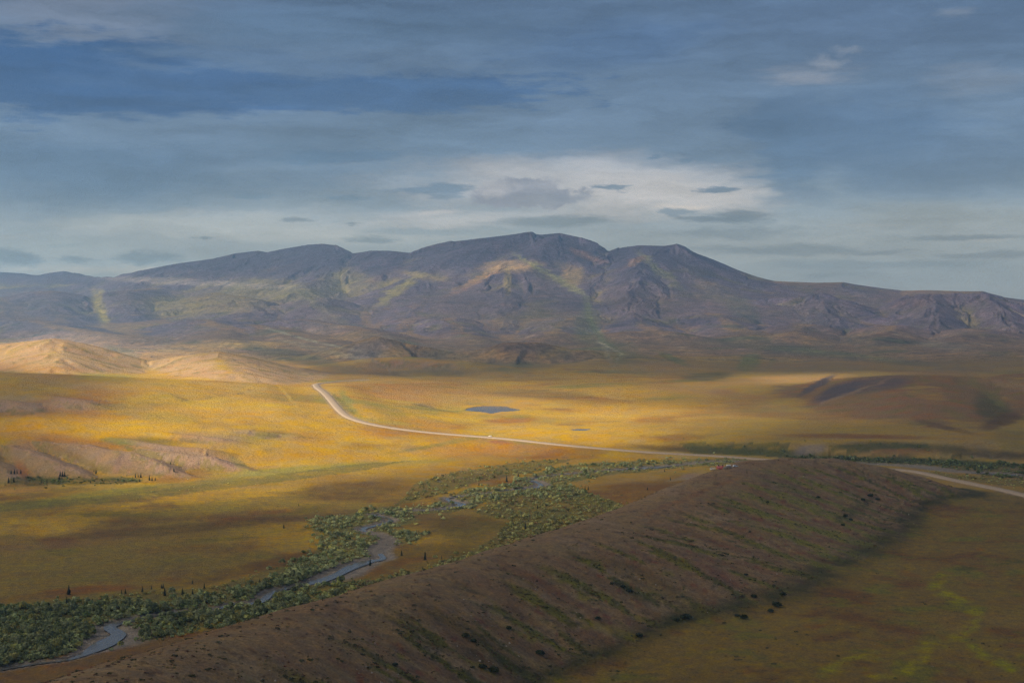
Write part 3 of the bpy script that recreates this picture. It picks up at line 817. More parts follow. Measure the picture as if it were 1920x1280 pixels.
# patches read from the photo: (cx, cy, rx, ry, rot, colour, strength)
PT = [
    # mountains
    (955, 500, 62, 13, -3, A(.30, .215, .12), .85), (890, 528, 62, 6, -27, A(.33, .20, .11), .8), (1040, 520, 90, 6, 30, A(.24, .25, .09), .8), (952, 528, 8, 26, 0, A(.24, .20, .06), .8),
    (1074, 516, 24, 20, 30, A(.25, .19, .09), .8), (1100, 480, 40, 8, 20, A(.22, .135, .10), .6), (1192, 490, 20, 7, -20, A(.27, .17, .10), .7), (1240, 510, 60, 8, 42, A(.20, .21, .075), .6),
    (745, 545, 55, 9, -35, A(.24, .22, .06), .85), (800, 518, 50, 7, 10, A(.25, .21, .08), .7), (650, 530, 55, 24, 0, A(.20, .18, .07), .6), (520, 545, 110, 22, 5, A(.22, .20, .07), .7),
    (420, 565, 90, 24, 0, A(.23, .19, .075), .75), (330, 575, 70, 22, 5, A(.22, .19, .065), .75), (186, 575, 12, 36, -18, A(.24, .21, .055), .85), (600, 575, 60, 6, 35, A(.2, .2, .08), .6),
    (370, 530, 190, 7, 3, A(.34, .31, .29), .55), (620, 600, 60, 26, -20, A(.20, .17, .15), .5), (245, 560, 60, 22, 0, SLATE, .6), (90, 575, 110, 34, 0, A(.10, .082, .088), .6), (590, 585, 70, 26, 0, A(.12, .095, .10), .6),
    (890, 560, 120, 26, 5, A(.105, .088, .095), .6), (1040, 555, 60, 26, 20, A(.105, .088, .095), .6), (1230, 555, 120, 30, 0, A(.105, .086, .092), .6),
    (1100, 610, 26, 36, 20, A(.09, .115, .045), .75), (1150, 655, 60, 22, 15, A(.10, .12, .05), .6), (1130, 640, 7, 44, -20, A(.27, .25, .17), .5), (1020, 600, 140, 22, 0, A(.15, .12, .06), .5),
    (1270, 575, 120, 26, 0, A(.15, .11, .10), .4), (1395, 580, 40, 20, 30, A(.08, .095, .045), .6), (1350, 545, 60, 14, 25, A(.17, .15, .08), .4),
    (1540, 585, 70, 30, 0, A(.15, .125, .12), .5), (1610, 560, 90, 9, 20, A(.16, .14, .13), .4), (1800, 590, 110, 34, 0, A(.125, .105, .105), .5), (1770, 648, 60, 8, 5, A(.30, .26, .18), .55), (1640, 640, 90, 9, 3, A(.08, .085, .065), .6),
    (690, 655, 52, 20, -12, A(.125, .112, .122), .85), (980, 652, 60, 12, 0, A(.10, .082, .085), .85), (960, 685, 90, 14, 0, A(.08, .082, .055), .6), (980, 684, 22, 7, 0, A(.05, .075, .04), .5), (830, 665, 60, 10, 5, A(.07, .08, .045), .6),
    # far plain
    (430, 648, 120, 6, -2, A(.31, .22, .09), .8), (350, 655, 60, 9, 0, A(.29, .21, .085), .7), (300, 640, 110, 9, -3, A(.15, .11, .085), .6), (560, 670, 110, 12, 12, A(.075, .085, .045), .8), (600, 655, 110, 6, 14, A(.26, .24, .16), .5),
    (230, 660, 40, 9, 15, A(.13, .13, .09), .7), (690, 695, 150, 10, 0, A(.19, .125, .065), .8), (800, 700, 100, 8, 0, A(.075, .075, .035), .7), (900, 700, 160, 10, 3, A(.14, .105, .05), .6), (1240, 690, 120, 14, 0, A(.21, .14, .08), .6),
    (1330, 705, 55, 8, -3, A(.065, .07, .042), .8), (1260, 672, 36, 6, 25, A(.09, .13, .04), .7), (1405, 680, 26, 16, -30, A(.10, .15, .04), .7), (1450, 650, 160, 12, 5, A(.085, .085, .05), .6), (1600, 668, 220, 7, 6, A(.10, .12, .05), .5),
    (1500, 690, 160, 12, 0, A(.165, .12, .07), .6), (1800, 680, 150, 18, 0, A(.15, .105, .07), .6), (1470, 712, 120, 9, -3, A(.40, .25, .10), .8), (1300, 730, 100, 10, 5, A(.31, .20, .10), .6), (1390, 742, 60, 8, 10, A(.26, .15, .07), .6),
    # golden meadow
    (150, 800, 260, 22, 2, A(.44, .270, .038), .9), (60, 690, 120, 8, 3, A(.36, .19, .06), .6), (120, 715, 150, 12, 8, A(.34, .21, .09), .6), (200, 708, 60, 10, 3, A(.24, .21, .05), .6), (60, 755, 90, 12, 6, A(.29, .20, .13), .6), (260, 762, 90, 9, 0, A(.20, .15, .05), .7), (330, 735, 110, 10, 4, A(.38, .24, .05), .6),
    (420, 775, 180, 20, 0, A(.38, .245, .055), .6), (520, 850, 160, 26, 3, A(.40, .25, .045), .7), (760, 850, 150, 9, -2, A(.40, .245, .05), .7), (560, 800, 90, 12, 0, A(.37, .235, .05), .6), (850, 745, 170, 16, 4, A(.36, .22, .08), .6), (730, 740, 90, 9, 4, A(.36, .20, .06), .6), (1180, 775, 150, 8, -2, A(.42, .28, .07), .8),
    (1000, 738, 110, 8, 2, A(.14, .11, .045), .6), (1020, 790, 120, 8, -2, A(.32, .21, .06), .6), (960, 788, 60, 6, -2, A(.27, .11, .04), .6), (940, 829, 26, 4, 4, A(.28, .10, .045), .8), (830, 832, 110, 4, -10, A(.17, .16, .05), .7), (656, 757, 34, 7, 52, A(.17, .19, .06), .7), (720, 790, 60, 4, 8, A(.26, .23, .08), .6),  # first patch: a band of cloud shadow put into the ground colour
    (230, 826, 40, 7, 5, A(.16, .16, .04), .8), (300, 826, 45, 7, 8, OLIVE, .7), (390, 818, 70, 8, 5, A(.29, .20, .14), .7), (330, 845, 90, 7, 13, A(.27, .19, .14), .7), (190, 855, 90, 16, 14, SCREE, .7), (50, 850, 40, 20, 35, A(.26, .17, .12), .6), (10, 860, 30, 22, 30, A(.24, .16, .07), .7), (130, 850, 60, 7, 30, A(.16, .105, .045), .75), (100, 900, 40, 5, 5, A(.10, .13, .03), .8), (230, 897, 40, 5, 4, A(.08, .11, .03), .8), (420, 865, 50, 12, 20, A(.28, .18, .14), .6), (450, 872, 30, 8, 30, LIME, .6),
    (40, 880, 10, 28, -25, A(.28, .12, .04), .7),
    # creek line between light and shade
    (120, 935, 200, 8, -8, A(.24, .22, .05), .85), (330, 912, 160, 7, -7, A(.16, .15, .045), .8), (560, 880, 180, 7, -5, A(.22, .21, .06), .8), (30, 920, 60, 5, -3, A(.40, .23, .08), .7), (750, 868, 120, 5, -4, A(.26, .21, .07), .6),
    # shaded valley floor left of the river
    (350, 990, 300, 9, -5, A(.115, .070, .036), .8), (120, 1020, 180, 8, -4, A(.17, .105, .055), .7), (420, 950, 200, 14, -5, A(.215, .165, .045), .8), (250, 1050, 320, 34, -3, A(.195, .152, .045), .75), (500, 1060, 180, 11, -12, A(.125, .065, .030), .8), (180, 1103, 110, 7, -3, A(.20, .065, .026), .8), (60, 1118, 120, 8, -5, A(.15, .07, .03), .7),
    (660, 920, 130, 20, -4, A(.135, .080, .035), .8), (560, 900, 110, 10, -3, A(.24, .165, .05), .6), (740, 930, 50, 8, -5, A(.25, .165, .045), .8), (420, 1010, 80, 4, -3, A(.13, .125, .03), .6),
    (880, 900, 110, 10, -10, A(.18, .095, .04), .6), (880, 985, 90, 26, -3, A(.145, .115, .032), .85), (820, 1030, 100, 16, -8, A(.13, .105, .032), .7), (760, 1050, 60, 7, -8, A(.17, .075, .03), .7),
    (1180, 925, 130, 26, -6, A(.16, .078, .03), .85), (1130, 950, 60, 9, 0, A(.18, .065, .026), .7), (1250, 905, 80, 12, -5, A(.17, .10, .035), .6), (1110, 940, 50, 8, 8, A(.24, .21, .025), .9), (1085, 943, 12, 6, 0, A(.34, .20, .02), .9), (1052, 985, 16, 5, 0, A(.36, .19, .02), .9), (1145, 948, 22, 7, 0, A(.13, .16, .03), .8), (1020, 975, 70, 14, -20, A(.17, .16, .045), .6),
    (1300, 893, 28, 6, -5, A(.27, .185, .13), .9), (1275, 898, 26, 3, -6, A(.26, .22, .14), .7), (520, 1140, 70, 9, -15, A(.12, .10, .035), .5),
    # terrace on the right, bluff
    (1400, 800, 300, 14, 1, A(.25, .18, .05), .7), (1650, 805, 110, 7, 2, A(.25, .18, .045), .8), (1600, 818, 150, 5, 1, A(.15, .065, .032), .8), (1480, 778, 130, 7, 2, A(.19, .105, .05), .6), (1450, 828, 260, 3, 0, A(.27, .20, .045), .8),
    (1380, 845, 190, 8, 2, A(.045, .055, .024), .9), (1520, 843, 34, 11, -4, A(.17, .145, .13), .95), (1680, 838, 120, 9, 1, A(.07, .065, .028), .8), (1700, 846, 70, 5, 0, A(.20, .10, .05), .7), (1260, 840, 110, 6, 4, A(.14, .08, .035), .6), (1850, 850, 120, 9, 3, A(.055, .045, .025), .8), (1720, 864, 260, 6, 2, A(.04, .055, .022), .9),
    (1570, 735, 55, 14, -22, A(.075, .066, .072), .95), (1530, 722, 40, 6, -30, A(.08, .07, .075), .95), (1640, 722, 80, 14, -8, A(.085, .073, .078), .85), (1600, 735, 80, 3, -20, A(.25, .18, .11), .6), (1860, 765, 44, 26, 30, A(.055, .06, .025), .85), (1875, 790, 40, 12, -20, A(.09, .05, .03), .8), (1850, 735, 60, 8, 40, A(.16, .14, .05), .6), (1900, 720, 50, 9, 10, A(.28, .19, .10), .7), (1770, 800, 60, 5, 14, A(.10, .06, .035), .7), (1900, 820, 60, 14, 0, A(.17, .13, .04), .7), (1750, 700, 120, 5, 3, A(.21, .125, .065), .6),
    # right meadow below the ridge
]
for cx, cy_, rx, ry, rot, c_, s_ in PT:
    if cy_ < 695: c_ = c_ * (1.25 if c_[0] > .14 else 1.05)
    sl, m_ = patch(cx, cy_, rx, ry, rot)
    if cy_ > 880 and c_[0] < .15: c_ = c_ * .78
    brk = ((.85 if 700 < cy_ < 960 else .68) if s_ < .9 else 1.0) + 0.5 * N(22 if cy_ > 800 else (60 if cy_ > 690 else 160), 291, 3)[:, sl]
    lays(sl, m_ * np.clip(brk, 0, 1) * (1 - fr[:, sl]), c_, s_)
for P_, wd, c_ in ([[(1098, 560), (1106, 600), (1130, 640), (1165, 662), (1150, 690), (1200, 712), (1290, 744)], 7, A(.15, .17, .07)], [[(1120, 640), (1165, 662), (1150, 690), (1200, 712), (1290, 744)], 2.2, A(.42, .38, .28)], [[(500, 615), (580, 638), (680, 660)], 3, A(.36, .36, .26)],
                   [[(1255, 666), (1275, 682), (1320, 690)], 5, A(.12, .19, .06)], [[(1395, 690), (1400, 702), (1420, 712), (1440, 690), (1450, 676)], 5, A(.13, .18, .06)], [[(1500, 655), (1600, 665), (1760, 690), (1850, 700)], 4, A(.13, .15, .07)], [[(190, 545), (180, 575), (200, 600)], 6, A(.34, .29, .08)]):
    u = QX + .35 * wx2 + .25 * wx; v = QY + .5 * wy2
    d_ = seg(u, v * 1.6, [(a, b * 1.6) for a, b in P_])[0]
    lay((1 - ss(.4, 1.5, d_ / wd)) * far * np.clip(.7 + 1.0 * N(60, 291, 3), 0, 1), c_, .8)
# meadow east of the front ridge
em = (1 - fr) * RSIDE * (1 - ss(1250, 1330, YY))
lay(em, A(.165, .115, .036), .9)
lay(em * ss(.05, .4, N(55, 301, 5, 0, 2200)), A(.130, .068, .030), .85)
lay(em * ss(.1, .4, N(34, 303, 4, 0, 2200)), A(.135, .130, .030), .75)
lay(em * ss(.25, .5, N(24, 305, 4, 0, 2200)), A(.18, .085, .03), .6)
lay(em * ss(.2, .5, N(80, 307, 4, 0, 2200)), A(.20, .135, .05), .6)
for P_, wd, c_ in ([[(1930, 1049), (1870, 1053), (1800, 1066), (1770, 1074), (1750, 1102)], 9, A(.07, .075, .02)], [[(1775, 1076), (1752, 1105), (1800, 1125), (1828, 1150), (1815, 1175), (1780, 1200), (1700, 1215), (1600, 1235), (1540, 1265)], 15, A(.25, .235, .020)],
                   [[(1800, 1190), (1840, 1225), (1900, 1255)], 12, A(.22, .23, .018)], [[(1740, 1225), (1700, 1260), (1620, 1280)], 14, A(.28, .25, .018)], [[(1660, 895), (1720, 915), (1800, 925), (1920, 945)], 5, A(.075, .06, .025)]):
    u = QX + .6 * wx2 + .5 * wx; v = QY + wy2 + .5 * wy
    d_ = seg(u, v * 1.6, [(a, b * 1.6) for a, b in P_])[0]
    lay((1 - ss(.3, 1.5, d_ / wd)) * (1 - fr) * np.clip(.45 + 1.5 * N(12, 311, 3, 0, 2200), 0, 1), c_, .8)
# front ridge
base_r = fr * np.ones_like(Z)
lay(base_r, A(.205, .140, .078), .97)
lay(base_r * ss(.0, .5, N(60, 321, 4, 0, 2200)), A(.165, .100, .052), .7)
lay(base_r * ss(.1, .4, N(26, 323, 4, 0, 2200)), A(.225, .165, .108), .6)
fl = fr * ss(16, 46, RD + 14 * N(30, 325, 3, 0, 2200)) * RSIDE
strk = 1.25 * GR + .5 * N(14, 327, 3, 0, 2200)
lay(fl * ss(.2, .5, strk + .3 * N(60, 329, 3, 0, 2200)), A(.082, .078, .022), .92)
lay(fl * ss(.1, .45, -strk + .45 * N(40, 331, 3, 0, 2200)), A(.130, .076, .044), .6)
lay(fl * ss(.25, .5, strk * .5 + N(18, 333, 3, 0, 2200)), A(.16, .145, .030), .6)
lay(fl * ss(.3, .5, N(9, 335, 3, 0, 2200) - .2 * strk), A(.15, .045, .03), .6)
lay(fl * ss(.35, .6, N(6, 337, 3, 0, 2200)), A(.22, .18, .13), .6)
lay(fr * ss(.2, .5, N(8, 339, 3, 0, 2200) + .2 * GR) * (1 - fl), A(.075, .042, .026), .7)
lay(fr * (1 - RSIDE) * ss(14, 40, RD), A(.20, .125, .052), .8)
# foot of the ridge: dark green and a painted shadowy strip
ft = RSIDE * fr * (1 - ss(0, 7, Z - PREZ)) 
lay(ft * ss(-.5, .1, N(20, 341, 3, 0, 2200)), A(.052, .050, .018), .9)
sl, m_ = patch(1500, 960, 260, 90, 40)
lays(sl, m_ * fl[:, sl] * ss(-.2, .3, strk[:, sl]), A(.150, .145, .036), .75)
lay(BND * np.clip(.75 + .8 * N(20, 341, 3, 0, 2200), 0, 1) * (YY < 1330), A(.046, .046, .016), .85)  # shadowy strip along the foot, shade put into the colour
LB = [(-120, 1255), (60, 1246), (170, 1219), (430, 1174), (600, 1137), (640, 1140), (300, 1260), (100, 1320), (-120, 1320)]
lay(inpoly(QX + wx2, QY + wy2, LB) * (1 - ss(700, 1000, YY)) * (1 - fr) * (DRV > RW), A(.150, .092, .042), .9)
lay(inpoly(QX + wx2, QY + wy2, LB) * (1 - ss(700, 1000, YY)) * (1 - fr) * ss(.1, .4, N(26, 323, 4, 0, 2200)) * (DRV > RW), A(.19, .085, .034), .6)
# patches on the ridge
for cx, cy_, rx, ry, rot, c_, s_ in [(1250, 1110, 150, 20, 28, A(.10, .085, .028), .6), (870, 1180, 130, 12, 32, A(.065, .055, .02), .7), (930, 1240, 90, 18, 18, A(.035, .045, .018), .7), (1180, 1105, 50, 9, 30, A(.035, .05, .02), .8), (1150, 1180, 70, 9, 18, A(.20, .18, .02), .6), (1000, 1090, 100, 10, 30, A(.12, .05, .03), .5),
                                     (1340, 1070, 70, 14, 28, A(.14, .06, .05), .5), (1290, 1160, 40, 9, 10, A(.03, .042, .018), .8), (1420, 1140, 60, 12, 0, A(.035, .045, .018), .7), (1600, 960, 40, 12, -30, A(.04, .05, .02), .7), (1300, 930, 120, 5, -22, A(.19, .085, .04), .6), (1440, 900, 90, 14, 20, A(.13, .095, .07), .6), (740, 1120, 70, 9, -12, A(.12, .105, .06), .5), (300, 1210, 260, 10, -15, A(.17, .095, .04), .6), (180, 1225, 160, 6, -14, A(.20, .10, .035), .5)]:
    sl, m_ = patch(cx, cy_, rx, ry, rot)
    lays(sl, m_ * fr[:, sl] * np.clip(.6 + .6 * N(9, 343, 3, 300, 2000)[:, sl], 0, 1), c_, s_)
lay((1 - fr) * (1 - RSIDE) * (1 - ss(60, 100, RD + 20 * N(40, 345, 3, 0, 2200))) * (YY < 900), A(.165, .100, .040), .85)
# road verge, river bed
lay(1 - ss(6.5, 11, DR + 2 * N(12, 351, 2, 900, 4300)), A(.27, .21, .15), .75)
lay(GRV * (Z < 4), GRAVEL * (1 + .25 * N(7, 353, 3, 500, 2200)[..., None]), .95)
THICK = [   # photo outline, tries per px^2, (width lo, hi), height factor, palette
    ([(-60, 1140), (60, 1138), (190, 1128), (300, 1132), (400, 1112), (470, 1098), (520, 1082), (560, 1062), (640, 1062), (640, 1094), (700, 1082), (660, 1112), (560, 1142), (430, 1172), (300, 1195), (170, 1217), (60, 1240), (-60, 1262)], .060, (2.0, 4.2), .85, 0),
    ([(500, 1082), (545, 1055), (590, 1040), (600, 1010), (575, 978), (680, 958), (740, 955), (790, 975), (735, 990), (800, 1000), (780, 1015), (730, 1022), (690, 1048), (640, 1068), (560, 1095)], .070, (1.8, 3.6), .8, 1),
    ([(690, 952), (800, 948), (880, 915), (960, 905), (1000, 888), (1060, 872), (1180, 864), (1300, 860), (1405, 859), (1400, 870), (1290, 876), (1240, 880), (1120, 894), (1060, 906), (1110, 925), (1060, 935), (980, 930), (900, 945), (840, 962), (760, 964)], .085, (1.7, 3.6), .8, 1),
    ([(940, 925), (1060, 905), (1120, 930), (1170, 945), (1150, 962), (1060, 992), (960, 1030), (860, 1062), (800, 1074), (880, 1035), (930, 1005), (960, 975), (890, 960)], .085, (1.4, 3.0), .7, 2),
    ([(600, 1120), (700, 1086), (800, 1066), (960, 1020), (1080, 985), (1160, 950), (1120, 985), (960, 1045), (800, 1092), (640, 1135)], .10, (1.6, 3.2), .75, 2),
    ([(1460, 852), (1600, 856), (1760, 862), (1960, 872), (1960, 900), (1860, 893), (1740, 872), (1640, 868), (1500, 862)], .11, (1.8, 3.6), .8, 3),
    ([(1740, 884), (1850, 893), (1960, 903), (1960, 918), (1840, 905), (1760, 893)], .06, (1.4, 2.6), .6, 2),
    ([(-40, 945), (200, 930), (420, 903), (640, 872), (780, 862), (640, 888), (420, 916), (250, 938), (-40, 962)], .010, (.8, 1.6), .5, 2),
    ([(780, 905), (850, 885), (960, 868), (1080, 858), (1000, 885), (900, 900), (830, 925), (740, 950)], .075, (1.4, 2.8), .7, 2),
    ([(1270, 830), (1480, 830), (1470, 856), (1300, 850)], .014, (1.0, 2.0), .6, 3),
    ([(1550, 832), (1740, 830), (1750, 840), (1560, 846)], .012, (1.0, 2.0), .6, 3),
    ([(20, 893), (160, 896), (270, 898), (260, 906), (60, 910), (10, 906)], .05, (1.2, 2.4), .7, 3),
    ([(400, 1100), (520, 1062), (640, 1045), (560, 1090), (420, 1130), (150, 1138), (0, 1146), (0, 1135), (160, 1122)], .022, (1.2, 2.4), .6, 2),
    ([(618, 733), (628, 738), (650, 757), (668, 776), (660, 780), (640, 764)], .03, (1.4, 2.6), .6, 2),
]
TC = [A(.105, .118, .042), A(.135, .145, .055), A(.135, .125, .042), A(.060, .070, .028)]
for poly, dens_, _w, _h_, pal in THICK:
    pxs = [p[0] for p in poly]; j0, j1 = np.searchsorted(PX, min(pxs) - 25), np.searchsorted(PX, max(pxs) + 25)
    sl = slice(j0, j1)
    ins = inpoly(QX[:, sl] + .7 * wx2[:, sl], QY[:, sl] + .8 * wy2[:, sl], poly)
    lays(sl, ins * (1 - fr[:, sl]) * (1 - GRV[:, sl]) * np.clip(.8 + .7 * N(12, 313, 3, 300, 2200)[:, sl], 0, 1), TC[pal], .8)
# overall unevenness of the plants
C *= (1 + .07 * N(30, 361, 4) + .10 * N(7, 363, 3) * nearm)[..., None] * (1 + .14 * N(500, 365, 3))[..., None]
_m = C.mean(-1, keepdims=True); C = _m + (C - _m) * (1.07 + 0 * far[..., None]).astype(f4)
C = np.clip(C, .008, .6)
print("terrain fields %.1fs" % (time.time() - T0))


# ------------------------------------------------------------------ mesh helpers
def tag(o, label=None, cat=None, group=None, kind=None):
    if label: o["label"] = label
    if cat: o["category"] = cat
    if group: o["group"] = group
    if kind: o["kind"] = kind
    return o


def mesh_np(name, V, Fc, mats, col=None, smooth=True, n=None):
    V = np.asarray(V, f4); Fc = np.asarray(Fc, np.int32)
    k = Fc.shape[1]
    me = bpy.data.meshes.new(name)
    me.vertices.add(len(V)); me.vertices.foreach_set('co', V.ravel())
    me.loops.add(Fc.size); me.loops.foreach_set('vertex_index', Fc.ravel())
    me.polygons.add(len(Fc)); me.polygons.foreach_set('loop_start', np.arange(0, Fc.size, k, dtype=np.int32))
    me.polygons.foreach_set('use_smooth', np.full(len(Fc), smooth, bool))
    me.update(calc_edges=True)
    if col is not None:
        at = me.color_attributes.new('Col', 'FLOAT_COLOR', 'POINT')
        c4 = np.ones((len(V), 4), f4); c4[:, :3] = col
        at.data.foreach_set('color', c4.ravel())
    for m in (mats if isinstance(mats, (list, tuple)) else [mats]): me.materials.append(m)
    return me


def obj(name, me, parent=None, loc=None):
    o = bpy.data.objects.new(name, me); COL.objects.link(o)
    if parent is not None: o.parent = parent
    if loc is not None: o.location = loc
    return o


def mat(name):
    m = bpy.data.materials.new(name); m.use_nodes = True
    t = NT(m.node_tree)
    b = t.n['Principled BSDF']
    return m, t, b


# ground material: plant colours of the mesh, broken up by grain at several sizes, with relief
def ground_mat(name, s1, s2, s3, bump, bdist, k1=.45):
    m, t, b = mat(name)
    at = t.new('ShaderNodeAttribute', attribute_name='Col')
    geo = t.new('ShaderNodeNewGeometry').outputs['Position']
    n1 = t.noise(geo, s1, 5, .65); n2 = t.noise(geo, s2, 4, .6); n3 = t.noise(geo, s3, 4, .6)
    c = t.mix(1.0, at.outputs['Color'], t.rng(n1.outputs['Fac'], .25, .75, 1 - k1, 1 + k1, False), 'MULTIPLY')
    c = t.mix(1.0, c, t.rng(n2.outputs['Fac'], .3, .7, 1 - k1 * .62, 1 + k1 * .62, False), 'MULTIPLY')
    hs = t.new('ShaderNodeHueSaturation')
    t.put(hs.inputs['Hue'], t.rng(n3.outputs['Fac'], .25, .75, .487, .513, False)); t.put(hs.inputs['Saturation'], t.rng(n2.outputs['Fac'], .3, .7, .85, 1.15, False))
    t.put(hs.inputs['Color'], c)
    t.put(b.inputs['Base Color'], hs.outputs[0])
    b.inputs['Roughness'].default_value = .95
    b.inputs['Specular IOR Level'].default_value = .12
    bp = t.new('ShaderNodeBump'); bp.inputs['Strength'].default_value = bump; bp.inputs['Distance'].default_value = bdist
    t.put(bp.inputs['Height'], n1.outputs['Fac']); t.put(b.inputs['Normal'], bp.outputs[0])
    return m


M_near = ground_mat('tundra_ground', .75, .16, .035, .9, 0.9)
M_mid = ground_mat('meadow_ground', .30, .055, .012, .9, 1.4, .19)
M_far = ground_mat('mountain_ground', .045, .014, .004, .9, 11.0, .55)

# zones
FZ = lambda a: (a[:-1, :-1] | a[1:, :-1] | a[:-1, 1:] | a[1:, 1:])
zone = np.zeros((NR - 1, NC - 1), np.int8)                 # 0 valley floor
ymid = YY[:-1, :-1]
zone[(ymid > 1300)] = 1                                      # meadows in the middle distance
zone[(ymid > 3600)] = 2                                      # far plain
zone[(ymid > 5300)] = 3                                      # mountains
hz = ((hills & (Z > BASE + 3))[:-1, :-1]); zone[hz & (ymid < 3600)] = 4
hz = ((rhill & (Z > BASE + 3))[:-1, :-1]); zone[hz & (ymid < 3600)] = 5
zone[(fr > .5)[:-1, :-1] & (ymid < 1500)] = 6
NAMES = [('valley_floor', M_near), ('golden_meadow', M_mid), ('far_plain', M_far), ('mountain_range', M_far), ('sunlit_hills', M_mid), ('broad_hill', M_mid), ('foreground_ridge', M_near)]
VV = np.stack([XX, YY, Z], -1).reshape(-1, 3).astype(f4)
CC = C.reshape(-1, 3)
ii = (np.arange(NR - 1)[:, None] * NC + np.arange(NC - 1)[None, :])
FF = np.stack([ii, ii + 1, ii + NC + 1, ii + NC], -1)
TERR = {}
for zi, (nm, m) in enumerate(NAMES):
    fs = FF[zone == zi]
    if not len(fs): continue
    used = np.zeros(len(VV), bool); used[fs.ravel()] = True
    remap = np.cumsum(used) - 1
    me = mesh_np(nm, VV[used], remap[fs], m, CC[used])
    o = obj(nm, me); o["kind"] = "structure"
    TERR[nm] = o
print("terrain mesh %.1fs" % (time.time() - T0))

# ------------------------------------------------------------------ water
def water_mat(name, tint, rough, sc):
    m, t, b = mat(name)
    geo = t.new('ShaderNodeNewGeometry').outputs['Position']
    n1 = t.noise(geo, sc, 3, .6)
    t.put(b.inputs['Base Color'], t.mix(n1.outputs['Fac'], tint, [x * 1.7 for x in tint[:3]] + [1]))
    b.inputs['Roughness'].default_value = rough
    b.inputs['IOR'].default_value = 1.33
    bp = t.new('ShaderNodeBump'); bp.inputs['Strength'].default_value = .5; bp.inputs['Distance'].default_value = .12
    t.put(bp.inputs['Height'], n1.outputs['Fac']); t.put(b.inputs['Normal'], bp.outputs[0])
    return m


M_str = water_mat('stream_water', [.085, .082, .075, 1], .2, .8)
M_pond = water_mat('pond_water', [.018, .026, .036, 1], .08, .5)


def ribbon(P, offs, zs, name, m, col=None):
    """strip along P with given cross offsets (list of arrays) and heights"""
    tx = np.gradient(P[:, 0]); ty = np.gradient(P[:, 1]); ln = np.hypot(tx, ty)
    nx, ny = -ty / ln, tx / ln
    k = len(offs); n = len(P)
    V = np.zeros((n, k, 3))
    for j in range(k):
        V[:, j, 0] = P[:, 0] + nx * offs[j]; V[:, j, 1] = P[:, 1] + ny * offs[j]; V[:, j, 2] = zs[j]
    a = np.arange(n - 1)[:, None] * k + np.arange(k - 1)[None]
    Fc = np.stack([a, a + k, a + k + 1, a + 1], -1).reshape(-1, 4)
    return obj(name, mesh_np(name, V.reshape(-1, 3), Fc, m))


rvw = rv.copy()
hw = rvw[:, 2] * .5 * (1.0 + .25 * np.sin(np.arange(len(rvw)) * .31))
st = ribbon(rvw, [hw * .66, -hw * .66], [ZW - .1, ZW - .1], 'stream', M_str); st["kind"] = "structure"
for i, (O, z_) in enumerate(POND):
    c = O[:-1].mean(0); n = len(O) - 1
    V = np.vstack([np.c_[O[:-1], np.full(n, z_ - .45)], [c[0], c[1], z_ - .45]])
    V[:n, :2] = c + (V[:n, :2] - c) * 1.04
    Fc = np.array([[n, k, (k + 1) % n] for k in range(n)])
    o = obj('pond', mesh_np('pond', V, Fc, M_pond, smooth=False)); o["kind"] = "structure"

# ------------------------------------------------------------------ road
m, t, b = mat('road_gravel')
geo = t.new('ShaderNodeNewGeometry').outputs['Position']
n1 = t.noise(geo, .25, 5, .6); n2 = t.noise(geo, 1.6, 3, .6)
c = t.mix(n1.outputs['Fac'], [.26, .20, .145, 1], [.37, .295, .22, 1])
t.put(b.inputs['Base Color'], t.mix(1.0, c, t.rng(n2.outputs['Fac'], .3, .7, .8, 1.2, False), 'MULTIPLY'))
b.inputs['Roughness'].default_value = .9; b.inputs['Specular IOR Level'].default_value = .2
M_road = m
road = ribbon(rd, [6.4, 3.7, 3.3, 0.0, -3.3, -3.7, -6.4], [rd[:, 2] - .9, rd[:, 2] + .75, rd[:, 2] + .85, rd[:, 2] + 1.0, rd[:, 2] + .85, rd[:, 2] + .75, rd[:, 2] - .9], 'gravel_road', M_road)
road["kind"] = "structure"

# ------------------------------------------------------------------ plants
def vhit(px, py, z0=1.0):
    """ground under photo pixels (arrays), seen from the camera"""
    a, b = ray(np.asarray(px, float), np.asarray(py, float))
    Y = (z0 - CAMZ) / b
    for _ in range(12):
        z = ground(a * Y, Y); Y = .5 * Y + .5 * (z - CAMZ) / b
    return a * Y, Y, ground(a * Y, Y)


def field(F_, x, y): return ground(x, y, F_)


def shrub_mesh(n, seed, size=.30, flat=1.0, up=.25):
    """leaf clumps spread through a rounded bush one unit wide and high"""
    r = np.random.default_rng(seed)
    d = r.normal(size=(n, 3)); d[:, 2] = np.abs(d[:, 2]) * 1.1 - up; d /= np.linalg.norm(d, axis=1)[:, None]
    lob = r.normal(size=(5, 3)); lob /= np.linalg.norm(lob, axis=1)[:, None]
    bul = 0.72 + .33 * np.max(np.clip(d @ lob.T, 0, 1) ** 3, axis=1)
    rad = (r.uniform(.45, 1.0, n) ** .6) * bul
    c = d * rad[:, None] * np.array([.62, .62, .58 * flat]); c[:, 2] += .36 * flat
    c[:, 2] = np.maximum(c[:, 2], .04)
    nn = d + r.normal(size=(n, 3)) * .55; nn /= np.linalg.norm(nn, axis=1)[:, None]
    t1 = np.cross(nn, r.normal(size=(n, 3))); t1 /= np.linalg.norm(t1, axis=1)[:, None]; t2 = np.cross(nn, t1)
    s_ = size * r.uniform(.6, 1.25, n)[:, None]
    V = np.stack([c + t1 * s_, c - .6 * t1 * s_ + .8 * t2 * s_, c - .5 * t1 * s_ - .9 * t2 * s_], 1)
    V[..., 2] = np.maximum(V[..., 2], -.05)
    tone = r.uniform(.72, 1.30, n)
    return V, tone


